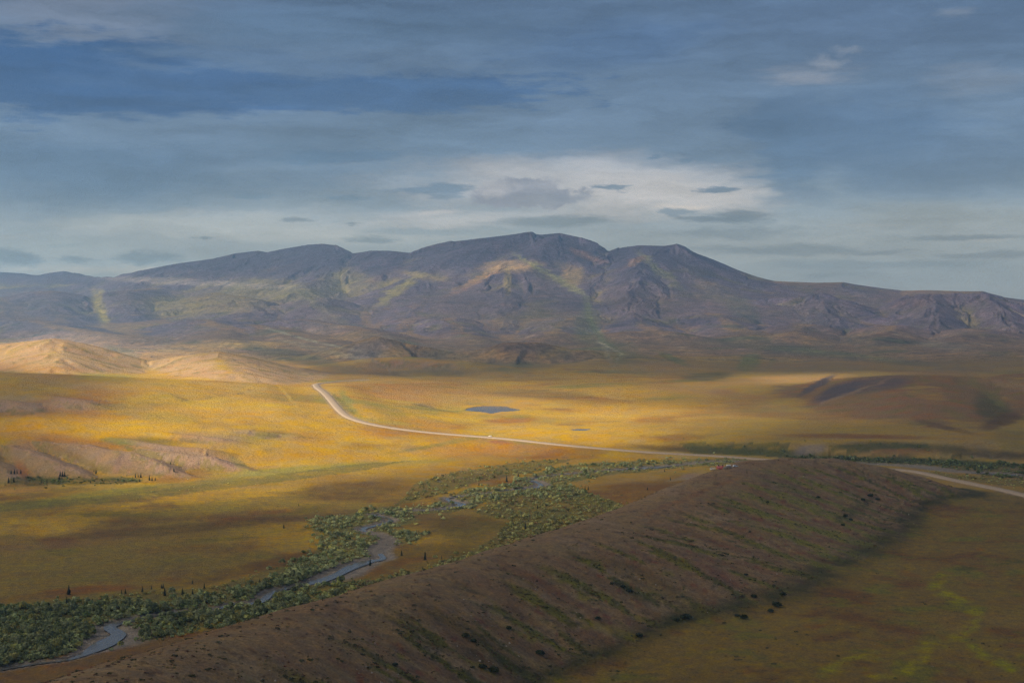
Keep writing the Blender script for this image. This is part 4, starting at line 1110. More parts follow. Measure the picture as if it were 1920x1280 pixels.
def leaf_mat(name, use_col=True, ramp=None):
    m, t, b = mat(name)
    at = t.new('ShaderNodeAttribute', attribute_name='Col')
    c = at.outputs['Color']
    if ramp:
        oi = t.new('ShaderNodeObjectInfo')
        rp_ = t.new('ShaderNodeValToRGB'); e = rp_.color_ramp.elements
        e[0].position = 0; e[1].position = 1
        for p_, _ in ramp[1:-1]: e.new(p_)
        for q, (p_, k_) in zip(e, ramp): q.position = p_; q.color = list(k_) + [1]
        t.put(rp_.inputs[0], oi.outputs['Random'])
        c = t.mix(1.0, c, rp_.outputs[0], 'MULTIPLY')
    geo = t.new('ShaderNodeNewGeometry').outputs['Position']
    n1 = t.noise(geo, 1.3, 3, .6)
    c = t.mix(1.0, c, t.rng(n1.outputs['Fac'], .3, .7, .75, 1.25, False), 'MULTIPLY')
    t.put(b.inputs['Base Color'], c)
    b.inputs['Roughness'].default_value = .75; b.inputs['Specular IOR Level'].default_value = .25
    tr = t.new('ShaderNodeBsdfTranslucent'); t.put(tr.inputs[0], c)
    mx = t.new('ShaderNodeMixShader'); mx.inputs[0].default_value = .35
    out = [q for q in t.n if q.type == 'OUTPUT_MATERIAL'][0]
    t.l.new(b.outputs[0], mx.inputs[1]); t.l.new(tr.outputs[0], mx.inputs[2]); t.l.new(mx.outputs[0], out.inputs[0])
    return m


M_leaf = leaf_mat('scrub_leaves')
M_wil = leaf_mat('willow_leaves', ramp=[(0, (.14, .17, .07)), (.3, (.21, .245, .12)), (.55, (.28, .30, .155)), (.75, (.16, .20, .075)), (.9, (.33, .32, .11)), (1, (.29, .30, .11))])
M_alder = leaf_mat('alder_leaves', ramp=[(0, (.028, .040, .016)), (.5, (.040, .055, .020)), (1, (.055, .062, .022))])

PAL = [np.array([(.075, .092, .038), (.115, .135, .062), (.145, .160, .078), (.060, .080, .028), (.15, .16, .05)]),
       np.array([(.105, .125, .055), (.15, .165, .080), (.185, .190, .085), (.085, .105, .038), (.20, .19, .055)]),
       np.array([(.115, .120, .040), (.17, .165, .06), (.145, .15, .065), (.09, .085, .03), (.18, .15, .045), (.13, .085, .035)]),
       np.array([(.042, .055, .022), (.062, .078, .030), (.088, .102, .042), (.05, .06, .022)])]
PALP = [[.3, .25, .15, .2, .1], [.25, .3, .2, .15, .1], [.25, .2, .2, .15, .12, .08], [.35, .3, .2, .15]]
SH = []
for poly, dens, (w0, w1_), hf, pal in THICK:
    dens *= 1.5; w0 *= .72; w1_ *= .85
    P = np.array(poly, float)
    x0, y0 = P.min(0); x1, y1 = P.max(0)
    n = int((x1 - x0) * (y1 - y0) * dens)
    px = rng.uniform(x0, x1, n); py = rng.uniform(y0, y1, n)
    wob = 18 * fbm(px, py * 2.5, 50, 401, 3)
    k = inpoly(px + wob, py + .35 * wob, P); px, py = px[k], py[k]
    jm = rng.uniform(0, 1, len(px)) < .16
    px = px + jm * rng.normal(0, 18, len(px)); py = py + jm * rng.normal(0, 6, len(px))
    x, y, z = vhit(px, py)
    cl = fbm(x, y, 26, 405, 3)
    ok = (field(fr, x, y) < .25) & (field(DRV - RW * .72, x, y) > .6) & (field(DR, x, y) > 9) & (cl > rng.uniform(-.75, .25, len(x)) * (1.0 if pal != 2 else 1.3) ) & (np.abs(x / y) < .42)
    x, y, z, cl = x[ok], y[ok], z[ok], cl[ok]
    wd = (w0 * .75 + (w1_ * 1.25 - w0 * .75) * rng.uniform(0, 1, len(x)) ** 2.2) * (1 + .45 * cl)
    ht = wd * hf * rng.uniform(.6, 1.45, len(x))
    # species keep together: pick the palette entry by a slow field plus chance
    q = (fbm(x, y, 40, 411, 2) * .6 + .5 + rng.normal(0, .22, len(x)))
    cum = np.cumsum(PALP[pal]); ci = np.searchsorted(cum, np.clip(q, 0, .999))
    ci = np.clip(ci, 0, len(PAL[pal]) - 1)
    col = PAL[pal][ci]
    col = col * rng.uniform(.7, 1.45, len(x))[:, None]
    SH.append(np.c_[x, y, z, wd, ht, col, np.full(len(x), pal)])
SH = np.vstack(SH)
# keep a minimum spacing
key = np.round(SH[:, :2] / 1.2).astype(int); _, ui = np.unique(key, axis=0, return_index=True); SH = SH[np.sort(ui)]
print("shrubs", len(SH))
# the 300 that show largest are bushes of their own
sz = SH[:, 4] / SH[:, 1] * np.where((SH[:, 8] < 2), 1.0, .3)
qx, qy = proj(SH[:, 0], SH[:, 1], SH[:, 2]); sz = np.where((qx > 4) & (qx < 1916) & (qy < 1270), sz, 0)
order = np.argsort(-sz)
big, rest = SH[order[:300]], SH[order[300:]]
vari = []
for k in range(6):
    V, tone = shrub_mesh(120, 500 + k, .17, up=.1)
    vari.append(mesh_np('willow_shrub', V.reshape(-1, 3), np.arange(len(V) * 3).reshape(-1, 3), M_wil, np.repeat(tone, 3)[:, None] * np.ones(3), smooth=False))
for k, (x, y, z, wd, ht, *_c) in enumerate(big):
    o = obj('willow_shrub', vari[k % 6], loc=(x, y, z - .05))
    o.scale = (wd * .95, wd * .95, ht * 1.1); o.rotation_euler = (0, 0, rng.uniform(0, 6.28))
    qx_ = proj(x, y, z)[0]
    wh = ("in the dense thicket left of the wide gravel pool" if qx_ < 170 else "in the strip beside and just right of the gravel pool" if qx_ < 330 else "on the thicket strip between the gravel pool and the stream bend" if qx_ < 520 else "around the stream bend at mid left")
    tag(o, "grey green willow bush " + wh, "shrub", "willow bushes " + wh)
small = [shrub_mesh(30, 520 + k, .30, up=.1) for k in range(8)]


def scatter(name, pts, protos, m, gain=1.0):
    """pts: x y z width height r g b"""
    n = len(pts)
    pv = np.stack([p[0] for p in protos]); pt = np.stack([p[1] for p in protos])
    kk_ = rng.integers(0, len(protos), n); an = rng.uniform(0, 6.283, n)
    V = pv[kk_].astype(f4)                                  # n, tri, 3, 3
    ca, sa = np.cos(an)[:, None, None], np.sin(an)[:, None, None]
    X_ = (V[..., 0] * ca - V[..., 1] * sa) * pts[:, 3][:, None, None] + pts[:, 0][:, None, None]
    Y_ = (V[..., 0] * sa + V[..., 1] * ca) * pts[:, 3][:, None, None] + pts[:, 1][:, None, None]
    Z_ = V[..., 2] * pts[:, 4][:, None, None] + pts[:, 2][:, None, None] - .05
    Vt = np.stack([X_, Y_, Z_], -1).reshape(-1, 3)
    colr = (pts[:, None, 5:8] * pt[kk_][..., None]) * gain
    colr = np.repeat(colr.reshape(-1, 3), 3, axis=0)
    me = mesh_np(name, Vt, np.arange(len(Vt)).reshape(-1, 3), m, colr, smooth=False)
    o = obj(name, me); o["kind"] = "stuff"
    return o


tag(scatter('willow_thicket', rest, small, M_leaf, 2.2), "low grey green willow scrub massed along the stream and creek lines", "scrub")

# low heath on the front ridge and the meadow beside it
i0, i1 = np.searchsorted(Yv, 400), np.searchsorted(Yv, 1330)
n = 90000
ri = rng.integers(i0, i1, n); rj = rng.integers(80, NC - 80, n)
hx = XX[ri, rj] + rng.normal(0, .8, n); hy = YY[ri, rj] + rng.normal(0, 2.5, n)
wgt = fl[ri, rj] * ss(-.1, .5, GR[ri, rj] + .5 * N(14, 327, 3)[ri, rj]) + .10 * fr[ri, rj] + .035 * em[ri, rj]
qx, qy = proj(hx, hy, Z[ri, rj])
k = (rng.uniform(0, 1, n) < wgt * .9) & (qx > -30) & (qx < 1950) & (qy < 1300)
hx, hy = hx[k][:24000], hy[k][:24000]; hz_ = ground(hx, hy)
cp_ = np.array([(.085, .070, .026), (.055, .060, .024), (.115, .050, .026), (.13, .12, .035), (.14, .038, .026), (.20, .165, .11), (.085, .045, .028)])
ci = rng.choice(7, len(hx), p=[.26, .20, .15, .13, .06, .06, .14])
wdt = rng.uniform(.5, 1.5, len(hx)) * (1 + .6 * (ci == 1))
hp = np.c_[hx, hy, hz_, wdt, wdt * rng.uniform(.25, .5, len(hx)), cp_[ci]]
tag(scatter('dwarf_heath', hp, [shrub_mesh(7, 560 + k, .42, .8) for k in range(6)], M_leaf), "low dwarf birch and heath tufts on the front ridge flank", "heath")

# dark alder bushes at the foot of the ridge flank
ALD = [(1286, 1159, 9), (1268, 1163, 6), (1395, 1159, 7), (1413, 1119, 6), (1457, 1137, 9), (1468, 1115, 6), (1445, 1147, 6), (1585, 969, 7), (1595, 975, 5), (1399, 1078, 4), (1180, 1109, 6), (1168, 1101, 5), (1147, 1095, 4), (925, 1259, 8), (905, 1252, 6), (873, 1193, 6), (888, 1203, 5), (954, 1179, 5), (1012, 1226, 7), (1198, 1193, 6), (1121, 1160, 5), (1632, 931, 8), (1618, 938, 6), (1645, 937, 6), (1534, 933, 5), (1406, 997, 3), (1439, 942, 4), (1580, 985, 5), (1382, 1155, 5), (740, 1247, 4)]
adv = []
for k in range(5):
    V, tone = shrub_mesh(140, 580 + k, .17)
    adv.append(mesh_np('alder_bush', V.reshape(-1, 3), np.arange(len(V) * 3).reshape(-1, 3), M_alder, np.repeat(tone, 3)[:, None] * np.ones(3), smooth=False))
acount = sorted(range(len(ALD)), key=lambda i: ALD[i][0])
ORD = ['first', 'second', 'third', 'fourth', 'fifth', 'sixth', 'seventh', 'eighth', 'ninth', 'tenth', 'eleventh', 'twelfth', 'thirteenth', 'fourteenth', 'fifteenth', 'sixteenth', 'seventeenth', 'eighteenth', 'nineteenth', 'twentieth',
       'twenty-first', 'twenty-second', 'twenty-third', 'twenty-fourth', 'twenty-fifth', 'twenty-sixth', 'twenty-seventh', 'twenty-eighth', 'twenty-ninth', 'thirtieth', 'thirty-first', 'thirty-second']
for i, (a, b, s_) in enumerate(ALD):
    q = hit_simple(a, b)
    wd = s_ * .62
    o = obj('alder_bush', adv[i % 5], loc=(q[0], q[1], q[2] - .1)); o.scale = (wd, wd, wd * .62); o.rotation_euler = (0, 0, i * 1.3)
    tag(o, "dark alder bush on the front ridge flank, %s from the left" % ORD[acount.index(i)], "bush", "dark alder bushes on the ridge flank")

# spruces
m, t, b = mat('spruce_bark'); geo = t.new('ShaderNodeNewGeometry').outputs['Position']; n1 = t.noise(geo, 6, 3)
t.put(b.inputs['Base Color'], t.mix(n1.outputs['Fac'], [.05, .04, .03, 1], [.11, .085, .065, 1])); b.inputs['Roughness'].default_value = .9
M_bark = m
M_spr = leaf_mat('spruce_needles', ramp=[(0, (.020, .032, .018)), (.5, (.028, .042, .022)), (1, (.036, .050, .026))])
def spruce_meshes(seed):
    r = np.random.default_rng(seed)
    tris = []; tone = []
    tiers = 13
    for k in range(tiers):
        f_ = k / (tiers - 1); zc_ = .06 + .90 * f_; rad = (.19 * (1 - f_) ** .8 + .018) * r.uniform(.8, 1.2)
        nb = 9 if f_ < .8 else 6
        for j in range(nb):
            an = 6.283 * (j + r.uniform(-.3, .3)) / nb + k
            rr_ = rad * r.uniform(.65, 1.25); zz_ = zc_ + r.uniform(-.02, .02)
            d_ = np.array([math.cos(an), math.sin(an), 0]); pz = np.array([-d_[1], d_[0], 0])
            tip = d_ * rr_ + [0, 0, zz_ - .30 * rr_ - .01]
            a0 = d_ * .01 + [0, 0, zz_ + .055]; wv = pz * rr_ * .36
            mdl = d_ * rr_ * .55 + [0, 0, zz_ + .0]
            tris += [[a0, mdl + wv, tip], [a0, tip, mdl - wv], [mdl + wv, mdl - wv - [0, 0, .03], tip]]
            tone += [r.uniform(.75, 1.3)] * 3
    V = np.array(tris)
    top = np.array([[[.012, 0, .93], [-.012, .005, .93], [0, 0, 1.02]], [[0, .012, .93], [0, -.012, .93], [0, 0, 1.02]]]); V = np.vstack([V, top]); tone += [1, 1]
    crown = mesh_np('crown', V.reshape(-1, 3), np.arange(len(V) * 3).reshape(-1, 3), M_spr, np.repeat(np.array(tone), 3)[:, None] * np.ones(3), smooth=False)
    an = np.linspace(0, 2 * np.pi, 7)[:-1]
    lo = np.c_[.022 * np.cos(an), .022 * np.sin(an), np.full(6, -.03)]; hi_ = np.c_[.004 * np.cos(an), .004 * np.sin(an), np.full(6, .95)]
    Fc = [[k, (k + 1) % 6, 6 + (k + 1) % 6, 6 + k] for k in range(6)]
    trunk = mesh_np('trunk', np.vstack([lo, hi_]), Fc, M_bark)
    return crown, trunk


SPM = [spruce_meshes(700 + k) for k in range(5)]
SPG = {   # stand: (where, [(px, py, photo height)])
    'left edge of the stream thicket': [(81, 1213, 15), (130, 1207, 14), (125, 1137, 20), (129, 1114, 19), (173, 1132, 13)],
    'upper edge of the lower left willow thicket': [(228, 1112, 9), (235, 1112, 11), (267, 1109, 13), (284, 1104, 8), (303, 1102, 9), (309, 1116, 17), (306, 1102, 11), (342, 1114, 13), (361, 1114, 11), (361, 1094, 9), (383, 1103, 12)],
    'small pair beside the stream bend': [(480, 1099, 11), (487, 1093, 10)],
    'open brown floor right of the stream': [(694, 1060, 15), (753, 1041, 11), (797, 1049, 17), (828, 1047, 8), (792, 963, 8), (985, 991, 14)],
    'brown meadow left of the stream': [(532, 990, 9), (560, 948, 6)],
    'far willow flat beyond the stream': [(898, 910, 8), (950, 903, 13), (972, 896, 10), (1008, 953, 9), (1097, 919, 9), (1103, 918, 8), (1214, 918, 6), (1257, 900, 7), (1246, 884, 6)],
    'foot of the sunlit scarp at far left': [(16, 905, 14), (26, 903, 12), (21, 888, 11), (27, 888, 13), (32, 887, 10), (39, 888, 12), (77, 905, 8), (88, 905, 10), (111, 899, 12), (113, 892, 13), (117, 893, 15), (121, 893, 14), (170, 905, 8)],
    'scree slope above the creek': [(180, 888, 12), (176, 884, 8), (254, 895, 12), (259, 894, 9), (264, 895, 12), (262, 903, 9), (280, 900, 15), (285, 901, 10), (291, 900, 8), (326, 884, 12), (320, 870, 8), (322, 864, 6)],
}
ns = 0
for where, L in SPG.items():
    o_ = sorted(range(len(L)), key=lambda i: (L[i][0], L[i][1]))
    for i, (a, b, hpx) in enumerate(L):
        q = hit_simple(a, b)
        H_ = hpx / F * q[1] * (.8 if 'scarp' in where or 'scree' in where else 1.0)
        e = bpy.data.objects.new('spruce_tree', None); COL.objects.link(e); e.location = (q[0], q[1], q[2] - .05); e.rotation_euler = (0, 0, ns * 2.1)
        crn, trk = SPM[ns % 5]; ns += 1
        wv = rng.uniform(.85, 1.25)
        for nm, me in (('crown', crn), ('trunk', trk)):
            c_ = obj(nm, me, e); c_.scale = (H_ * wv, H_ * wv, H_)
        tag(e, "dark spruce, %s from the left, %s" % (ORD[o_.index(i)], where if where.startswith('small') else 'at the ' + where if where[0] in 'ulfs' and not where.startswith('far') and not where.startswith('scree') else 'on the ' + where), "tree", "dark spruces in the valley")

# pale stones lying on the scree of the ridge flank and the left scarps
sv = []
for k in range(5):
    r = np.random.default_rng(800 + k)
    u = np.array([(0, 0, 1), (1, 0, 0), (0, 1, 0), (-1, 0, 0), (0, -1, 0), (0, 0, -1)], float) * r.uniform(.6, 1.2, (6, 1)) + r.normal(0, .15, (6, 3))
    Fc = [(0, 1, 2), (0, 2, 3), (0, 3, 4), (0, 4, 1), (5, 2, 1), (5, 3, 2), (5, 4, 3), (5, 1, 4)]
    sv.append((np.array([[u[i] * .5 for i in f_] for f_ in Fc]), np.full(8, 1.0)))
n = 40000
ri = rng.integers(np.searchsorted(Yv, 420), np.searchsorted(Yv, 1650), n); rj = rng.integers(80, NC - 80, n)
pm = fl[ri, rj] * ss(.15, .5, N(20, 371, 3, 300, 2000)[ri, rj]) * .35 + ss(.14, .24, slope[ri, rj]) * (YY[ri, rj] > 1300) * (TT[ri, rj] < -.1) * .25 + GRV[ri, rj] * .5 * (Z[ri, rj] < 3)
k = rng.uniform(0, 1, n) < pm
ri, rj = ri[k], rj[k]; hx = XX[ri, rj] + rng.normal(0, 1, len(ri)); hy = YY[ri, rj] + rng.normal(0, 2, len(ri))
sw_ = rng.uniform(.3, 1.0, len(hx)) ** 2 * 1.4 + .2
g_ = rng.uniform(.7, 1.3, len(hx))[:, None]
sp_ = np.c_[hx, hy, ground(hx, hy) + .1, sw_, sw_ * .7, np.array([.30, .265, .225]) * g_]
m, t, b = mat('stone'); at = t.new('ShaderNodeAttribute', attribute_name='Col'); geo = t.new('ShaderNodeNewGeometry').outputs['Position']; n1 = t.noise(geo, 3, 4)
t.put(b.inputs['Base Color'], t.mix(1.0, at.outputs['Color'], t.rng(n1.outputs['Fac'], .3, .7, .7, 1.3, False), 'MULTIPLY')); b.inputs['Roughness'].default_value = .9
tag(scatter('scattered_stones', sp_, sv, m), "pale stones strewn over the scree slopes and gravel bars", "stones")

# ------------------------------------------------------------------ camp by the stream, vehicle on the road
def paint(name, rgb, rough=.45, metal=0.0):
    m, t, b = mat(name)
    geo = t.new('ShaderNodeNewGeometry').outputs['Position']; n1 = t.noise(geo, 1.5, 4)
    t.put(b.inputs['Base Color'], t.mix(n1.outputs['Fac'], [x * .8 for x in rgb] + [1], [min(x * 1.1, .9) for x in rgb] + [1]))
    b.inputs['Roughness'].default_value = rough; b.inputs['Metallic'].default_value = metal
    return m


PW = paint('white_paint', (.78, .78, .76)); PC = paint('cream_paint', (.62, .56, .44)); PR = paint('red_paint', (.52, .10, .10)); PK = paint('black_rubber', (.02, .02, .02), .8)
PB = paint('grey_brown_canvas', (.20, .17, .13), .9); PG = paint('window_glass', (.03, .035, .04), .1); PS = paint('steel', (.35, .35, .36), .4, .6); PL = paint('pale_blue_paint', (.55, .62, .72))


def prism(name, prof, half, m, parent, at=(0, 0, 0), inset=.0):
    """side profile (x, z) pulled out to both sides, edges drawn in a little on the outer faces"""
    P = np.array(prof, float); n = len(P); c = P.mean(0)
    Pi = c + (P - c) * (1 - inset)
    V = np.vstack([np.c_[Pi[:, 0], np.full(n, -half), Pi[:, 1]], np.c_[P[:, 0], np.full(n, -half + .06), P[:, 1]], np.c_[P[:, 0], np.full(n, half - .06), P[:, 1]], np.c_[Pi[:, 0], np.full(n, half), Pi[:, 1]]])
    fs = []
    for k in range(3):
        for i in range(n): fs.append((k * n + i, k * n + (i + 1) % n, (k + 1) * n + (i + 1) % n, (k + 1) * n + i))
    fs.append(tuple(range(n))[::-1]); fs.append(tuple(range(3 * n, 4 * n)))
    me = bpy.data.meshes.new(name); me.from_pydata([tuple(v) for v in V], [], fs); me.materials.append(m); me.update()
    return obj(name, me, parent, at)


def wheel(parent, x, y, r=.42):
    an = np.linspace(0, 2 * np.pi, 13)[:-1]
    o = prism('wheel', [(r * math.cos(a), r * math.sin(a)) for a in an], .13, PK, parent, (x, y, r), .1)
    prism('hub', [(.2 * math.cos(a), .2 * math.sin(a)) for a in an], .15, PS, o, (0, 0, 0), .1)


def root(name, px, py, rz, label, cat, group=None, z=None, surf=None):
    q = hit_simple(px, py, y0=1000)
    e = bpy.data.objects.new(name, None); COL.objects.link(e); e.location = (q[0], q[1], q[2] if z is None else z); e.rotation_euler = (0, 0, rz)
    tag(e, label, cat, group); return e


grp = "vehicles at the stream camp"
e = root('truck', 1337, 881, R(8), "white cab truck with a cream body at the left end of the camp", "truck", grp)
prism('cab', [(-3.1, .55), (-1.35, .55), (-1.35, 2.45), (-1.7, 2.6), (-2.3, 2.55), (-2.75, 1.75), (-3.1, 1.6)], 1.05, PW, e)
prism('windshield', [(-2.82, 1.72), (-2.78, 1.72), (-2.40, 2.4), (-2.44, 2.42)], .9, PG, e, (-.03, 0, .02))
for sy in (-1, 1): prism('window', [(-2.5, 1.75), (-1.6, 1.75), (-1.6, 2.3), (-2.25, 2.3)], .04, PG, e, (0, sy * 1.06, 0))
prism('cargo_body', [(-1.2, .8), (2.3, .8), (2.3, 2.5), (-1.2, 2.5)], 1.15, PC, e, inset=.02)
prism('chassis', [(-3.0, .45), (2.4, .45), (2.4, .78), (-3.0, .78)], .75, PK, e)
for x_ in (-2.4, 1.5):
    for sy in (-1, 1): wheel(e, x_, sy * .95)
for sy in (-1, 1): prism('headlight', [(-3.14, .9), (-3.08, .9), (-3.08, 1.15), (-3.14, 1.15)], .16, PG, e, (0, sy * .75, 0))
e = root('box_trailer', 1350.5, 880, R(5), "red box trailer with two black stacks on its roof beside the white truck", "trailer", grp)
prism('body', [(-2.8, .65), (2.8, .65), (2.8, 2.95), (-2.8, 2.95)], 1.2, PR, e, inset=.015)
prism('side_panel', [(-2.6, 1.7), (1.0, 1.7), (1.0, 2.7), (-2.6, 2.7)], .03, paint('faded_red_paint', (.62, .24, .22)), e, (0, -1.22, 0))
for x_ in (-1.3, 2.0): prism('roof_stack', [(-.45, 0), (.45, 0), (.38, .9), (-.38, .9)], .45, PK, e, (x_, 0, 2.95))
prism('drawbar', [(2.8, .55), (3.9, .5), (3.9, .62), (2.8, .7)], .15, PK, e)
for x_ in (-.6, .5):
    for sy in (-1, 1): wheel(e, x_, sy * 1.0)
e = root('canvas_tent', 1361, 879, R(4), "low grey brown canvas tent right of the red trailer", "tent")
prism('canvas', [(-2.4, 0), (2.4, 0), (2.3, 1.3), (0, 2.1), (-2.3, 1.3)], 1.5, PB, e, inset=.02)
prism('door_flap', [(-.5, .05), (.5, .05), (.4, 1.4), (-.4, 1.4)], .03, paint('dark_canvas', (.10, .085, .065), .9), e, (0.8, -1.53, 0))
e = root('camper_van', 1367, 877.5, R(10), "grey brown camper van with a white raised roof in the camp", "van", grp)
prism('body', [(-2.3, .4), (2.5, .4), (2.5, 1.2), (2.0, 1.4), (1.5, 2.1), (-2.3, 2.1)], 1.0, paint('dusty_paint', (.24, .21, .18)), e, inset=.02)
prism('roof', [(-2.1, 2.1), (1.4, 2.1), (1.0, 2.9), (-1.9, 2.9)], .9, PW, e, inset=.03)
for sy in (-1, 1): prism('window', [(-1.6, 1.35), (1.0, 1.35), (.9, 1.9), (-1.6, 1.9)], .03, PG, e, (0, sy * 1.01, 0))
for x_ in (-1.5, 1.7):
    for sy in (-1, 1): wheel(e, x_, sy * .9, .36)


def car(e, col):
    prism('body', [(-2.2, .35), (2.2, .35), (2.25, .85), (1.5, 1.02), (-2.0, 1.05), (-2.25, .8)], .92, col, e, inset=.02)
    prism('cabin', [(-1.9, 1.05), (1.0, 1.0), (.45, 1.62), (-1.6, 1.65)], .82, col, e, inset=.04)
    for sy in (-1, 1): prism('window', [(-1.6, 1.1), (.75, 1.1), (.35, 1.52), (-1.5, 1.52)], .02, PG, e, (0, sy * .83, 0))
    prism('windshield', [(.98, 1.06), (1.04, 1.06), (.52, 1.58), (.46, 1.58)], .7, PG, e)
    for x_ in (-1.4, 1.4):
        for sy in (-1, 1): wheel(e, x_, sy * .85, .34)
    for sy in (-1, 1): prism('headlight', [(2.2, .6), (2.27, .6), (2.26, .78), (2.2, .78)], .15, PS, e, (0, sy * .62, 0))


e = root('car', 1379, 875, R(18), "pale blue and white car at the right end of the camp by the ridge", "car", grp); car(e, PL)
dmin = np.argmin(np.hypot(rd[:, 0] - W(938, 820, 1620)[0], rd[:, 1] - on_plane(938, 820.5, rd[np.argmin(abs(rd[:, 1] - 1640)), 2])[1]))
e = root('pickup_truck', 938, 820, math.atan2(rd[dmin + 1, 1] - rd[dmin - 1, 1], rd[dmin + 1, 0] - rd[dmin - 1, 0]), "lone pale vehicle driving on the gravel road across the golden plain", "car")
e.location = (rd[dmin, 0], rd[dmin, 1], rd[dmin, 2] + 1.0); car(e, PC); e.scale = (1.0, 1.0, 1.1)
print("things %.1fs" % (time.time() - T0))

# ------------------------------------------------------------------ cloud bank overhead (behind and left of the camera): unseen, it shades the land except through gaps shaped to the lit outlines
CH = 5000.0
LIT = [  # photo outline on the ground that the sun reaches, strength
    ([(-420, 690), (-100, 645), (60, 626), (300, 655), (560, 695), (620, 716), (780, 726), (930, 742), (1050, 762), (1250, 760), (1400, 772), (1330, 800), (1180, 818), (1090, 838), (950, 850), (800, 866), (650, 884), (450, 914), (250, 942), (0, 968), (-420, 1020)], 1.0),
    ([(560, 700), (800, 712), (1050, 722), (1330, 740), (1420, 765), (1380, 800), (1200, 830), (1000, 850), (700, 760)], .50),
    ([(1050, 760), (1500, 772), (1790, 795), (1780, 828), (1350, 834), (1050, 842)], .13),
    ([(-420, 960), (250, 935), (600, 890), (860, 856), (720, 915), (420, 990), (150, 1030), (-420, 1080)], .40),
    ([(-200, 1040), (420, 985), (760, 920), (900, 880), (1400, 850), (1380, 875), (1100, 960), (600, 1110), (200, 1150), (-200, 1170)], .15),
    ([(1340, 705), (1450, 698), (1620, 703), (1560, 716), (1400, 722), (1330, 716)], .95),
    ([(1840, 702), (1960, 700), (1990, 715), (1870, 712)], .55),
    ([(1180, 712), (1330, 705), (1400, 735), (1300, 748), (1180, 735)], .45),
    ([(330, 640), (560, 636), (580, 656), (380, 668)], .40), ([(700, 700), (1100, 700), (1300, 690), (1300, 720), (700, 716)], .18),
    ([(300, 560), (640, 540), (700, 600), (400, 620)], .12), ([(850, 480), (1120, 470), (1160, 600), (860, 600)], .10), ([(1100, 600), (1450, 600), (1450, 690), (1150, 690)], .12), ([(1450, 560), (1900, 560), (1900, 650), (1450, 650)], .06),
]
off = np.array([sund[0] / sund[2], sund[1] / sund[2]])
cxs = np.arange(-15500, 1500, 75.0); cys = np.arange(-9000, 12500, 75.0)
GX, GY = np.meshgrid(cxs, cys)
zt = np.zeros_like(GX)
for _ in range(4):
    sx_ = GX - off[0] * (CH - zt); sy_ = GY - off[1] * (CH - zt)
    zt = np.where(sy_ > 30, ground(sx_, np.maximum(sy_, 30)), 0)
qx, qy = proj(sx_, np.maximum(sy_, 30.0), zt)
Lt = np.zeros_like(GX)
wb = 16 * fbm(sx_, sy_, 260, 601, 3)
for poly, s_ in LIT:
    ins = inpoly(qx + wb * 1.5, qy + wb * .35, poly) & (sy_ > 300)
    Lt = np.maximum(Lt, ins * s_)
def blur2(a, n):
    k = np.exp(-.5 * (np.arange(-3 * n, 3 * n + 1) / n) ** 2); k /= k.sum()
    a = np.apply_along_axis(lambda v: np.convolve(np.pad(v, 3 * n, mode='edge'), k, 'valid'), 0, a)
    return np.apply_along_axis(lambda v: np.convolve(np.pad(v, 3 * n, mode='edge'), k, 'valid'), 1, a)
base_l = .085 + .02 * ss(700, 1200, sy_) + .10 * ss(2800, 4200, sy_) + .20 * ss(4800, 6300, sy_)
Lt = np.maximum(Lt, base_l * (1 + .5 * fbm(sx_, sy_, 1300, 605, 3)))
Lt *= 1 - .55 * ss(.0, .45, fbm(sx_, sy_ * 2.0, 650, 607, 3)) * ss(1900, 2300, sy_) * (sx_ > -450)
Lt *= 1 - .32 * ss(.0, .45, fbm(sx_, sy_ * 1.8, 420, 609, 3)) * ss(1350, 1500, sy_)
Lt = np.where(sy_ > 300, Lt, .05)
Lt = .75 * blur2(Lt, 1) + .25 * Lt
edge = np.minimum(np.minimum(GX - cxs[0], cxs[-1] - GX), np.minimum(GY - cys[0], cys[-1] - GY))
dens = (1 - Lt) * ss(0, 1500, edge + 500 * fbm(GX, GY, 900, 611, 4))
dens = np.clip(dens, 0, 1)
thick = 60 + 260 * dens + 160 * dens * fbm(GX, GY, 900, 621, 4)
ny_, nx_ = GX.shape
bumpb = 60 * fbm(GX, GY, 500, 631, 4) * dens
Vb = np.stack([GX, GY, CH + bumpb], -1).reshape(-1, 3); Vt_ = np.stack([GX, GY, CH + bumpb + np.maximum(thick * dens, 2.0)], -1).reshape(-1, 3)
dn = dens.reshape(-1)
ci_ = np.arange(ny_ - 1)[:, None] * nx_ + np.arange(nx_ - 1)[None]
q4 = np.stack([ci_, ci_ + 1, ci_ + nx_ + 1, ci_ + nx_], -1).reshape(-1, 4)
q4 = q4[dn[q4].max(1) > .03]
nb_ = len(Vb)
Fc = np.vstack([q4[:, ::-1], q4 + nb_])
colr = np.repeat(np.concatenate([dn, dn])[:, None], 3, 1)
m, t, b = mat('cloud')
at = t.new('ShaderNodeAttribute', attribute_name='Col')
dfu = t.new('ShaderNodeBsdfDiffuse'); dfu.inputs[0].default_value = (.86, .84, .80, 1)
trl = t.new('ShaderNodeBsdfTranslucent'); trl.inputs[0].default_value = (.90, .86, .78, 1)
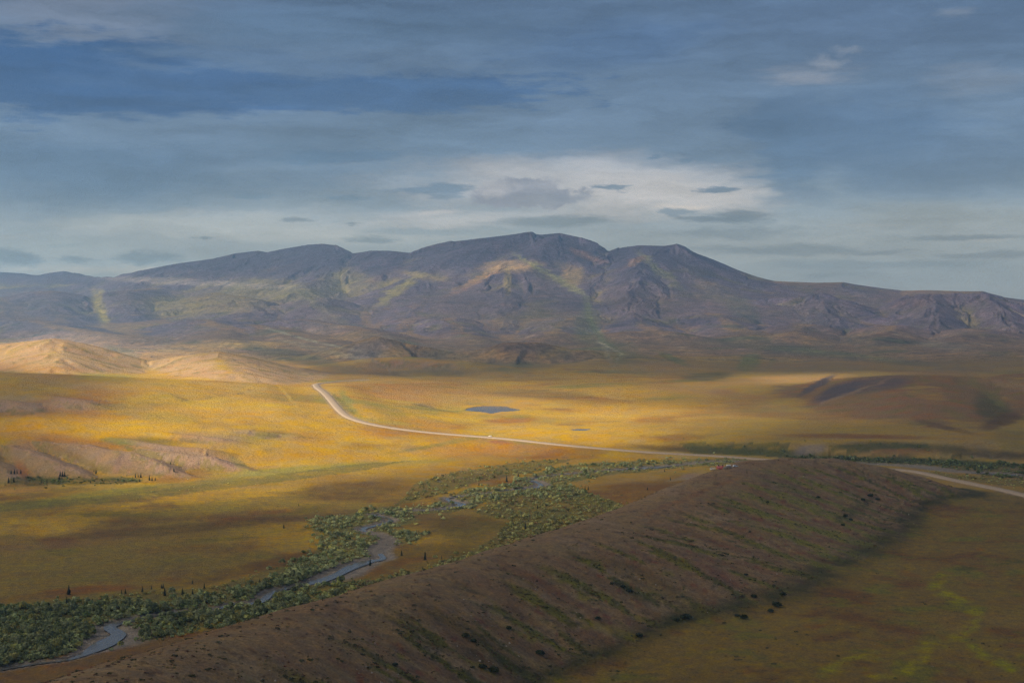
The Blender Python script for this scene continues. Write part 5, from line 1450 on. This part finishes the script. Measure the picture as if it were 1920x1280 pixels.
m1 = t.new('ShaderNodeMixShader'); m1.inputs[0].default_value = .50; t.l.new(dfu.outputs[0], m1.inputs[1]); t.l.new(trl.outputs[0], m1.inputs[2])
tp = t.new('ShaderNodeBsdfTransparent')
fac = t.math('SUBTRACT', 1.0, t.math('SQRT', t.math('SUBTRACT', 1.0, at.outputs['Fac'], clamp=True)))
m2 = t.new('ShaderNodeMixShader'); t.put(m2.inputs[0], fac); t.l.new(tp.outputs[0], m2.inputs[1]); t.l.new(m1.outputs[0], m2.inputs[2])
out = [q for q in t.n if q.type == 'OUTPUT_MATERIAL'][0]; t.l.new(m2.outputs[0], out.inputs[0]); t.n.remove(b)
o = obj('shade_cloud_bank', mesh_np('shade_cloud_bank', np.vstack([Vb, Vt_]), Fc, m, colr)); o["kind"] = "structure"

print('tris', sum(len(me.polygons) * (2 if len(me.polygons) and me.polygons[0].loop_total == 4 else 1) for me in bpy.data.meshes))
# ------------------------------------------------------------------ haze
def hbox(x0, x1, y0, y1, z0, z1):
    V = [(x, y, z) for z in (z0, z1) for y in (y0, y1) for x in (x0, x1)]
    return V, [(0, 2, 3, 1), (4, 5, 7, 6), (0, 1, 5, 4), (2, 6, 7, 3), (0, 4, 6, 2), (1, 3, 7, 5)]


V, Fc = hbox(-12000, 12000, -1500, 17500, float(Z.min()) - 1.5, float(Z.max()) + 25)
m = bpy.data.materials.new('haze'); m.use_nodes = True; t = NT(m.node_tree)
for q in list(t.n):
    if q.type != 'OUTPUT_MATERIAL': t.n.remove(q)
out = t.n[0]
pv_ = t.new('ShaderNodeVolumePrincipled'); pv_.inputs['Color'].default_value = (.27, .56, 1.0, 1); pv_.inputs['Density'].default_value = 5.2e-5; pv_.inputs['Anisotropy'].default_value = .0; pv_.inputs['Absorption Color'].default_value = (.45, .45, .45, 1)
t.l.new(pv_.outputs[0], out.inputs['Volume'])
try: m.cycles.homogeneous_volume = True
except Exception: pass
o = obj('haze', mesh_np('haze', V, Fc, m, smooth=False)); o["kind"] = "stuff"
print("done %.1fs" % (time.time() - T0))
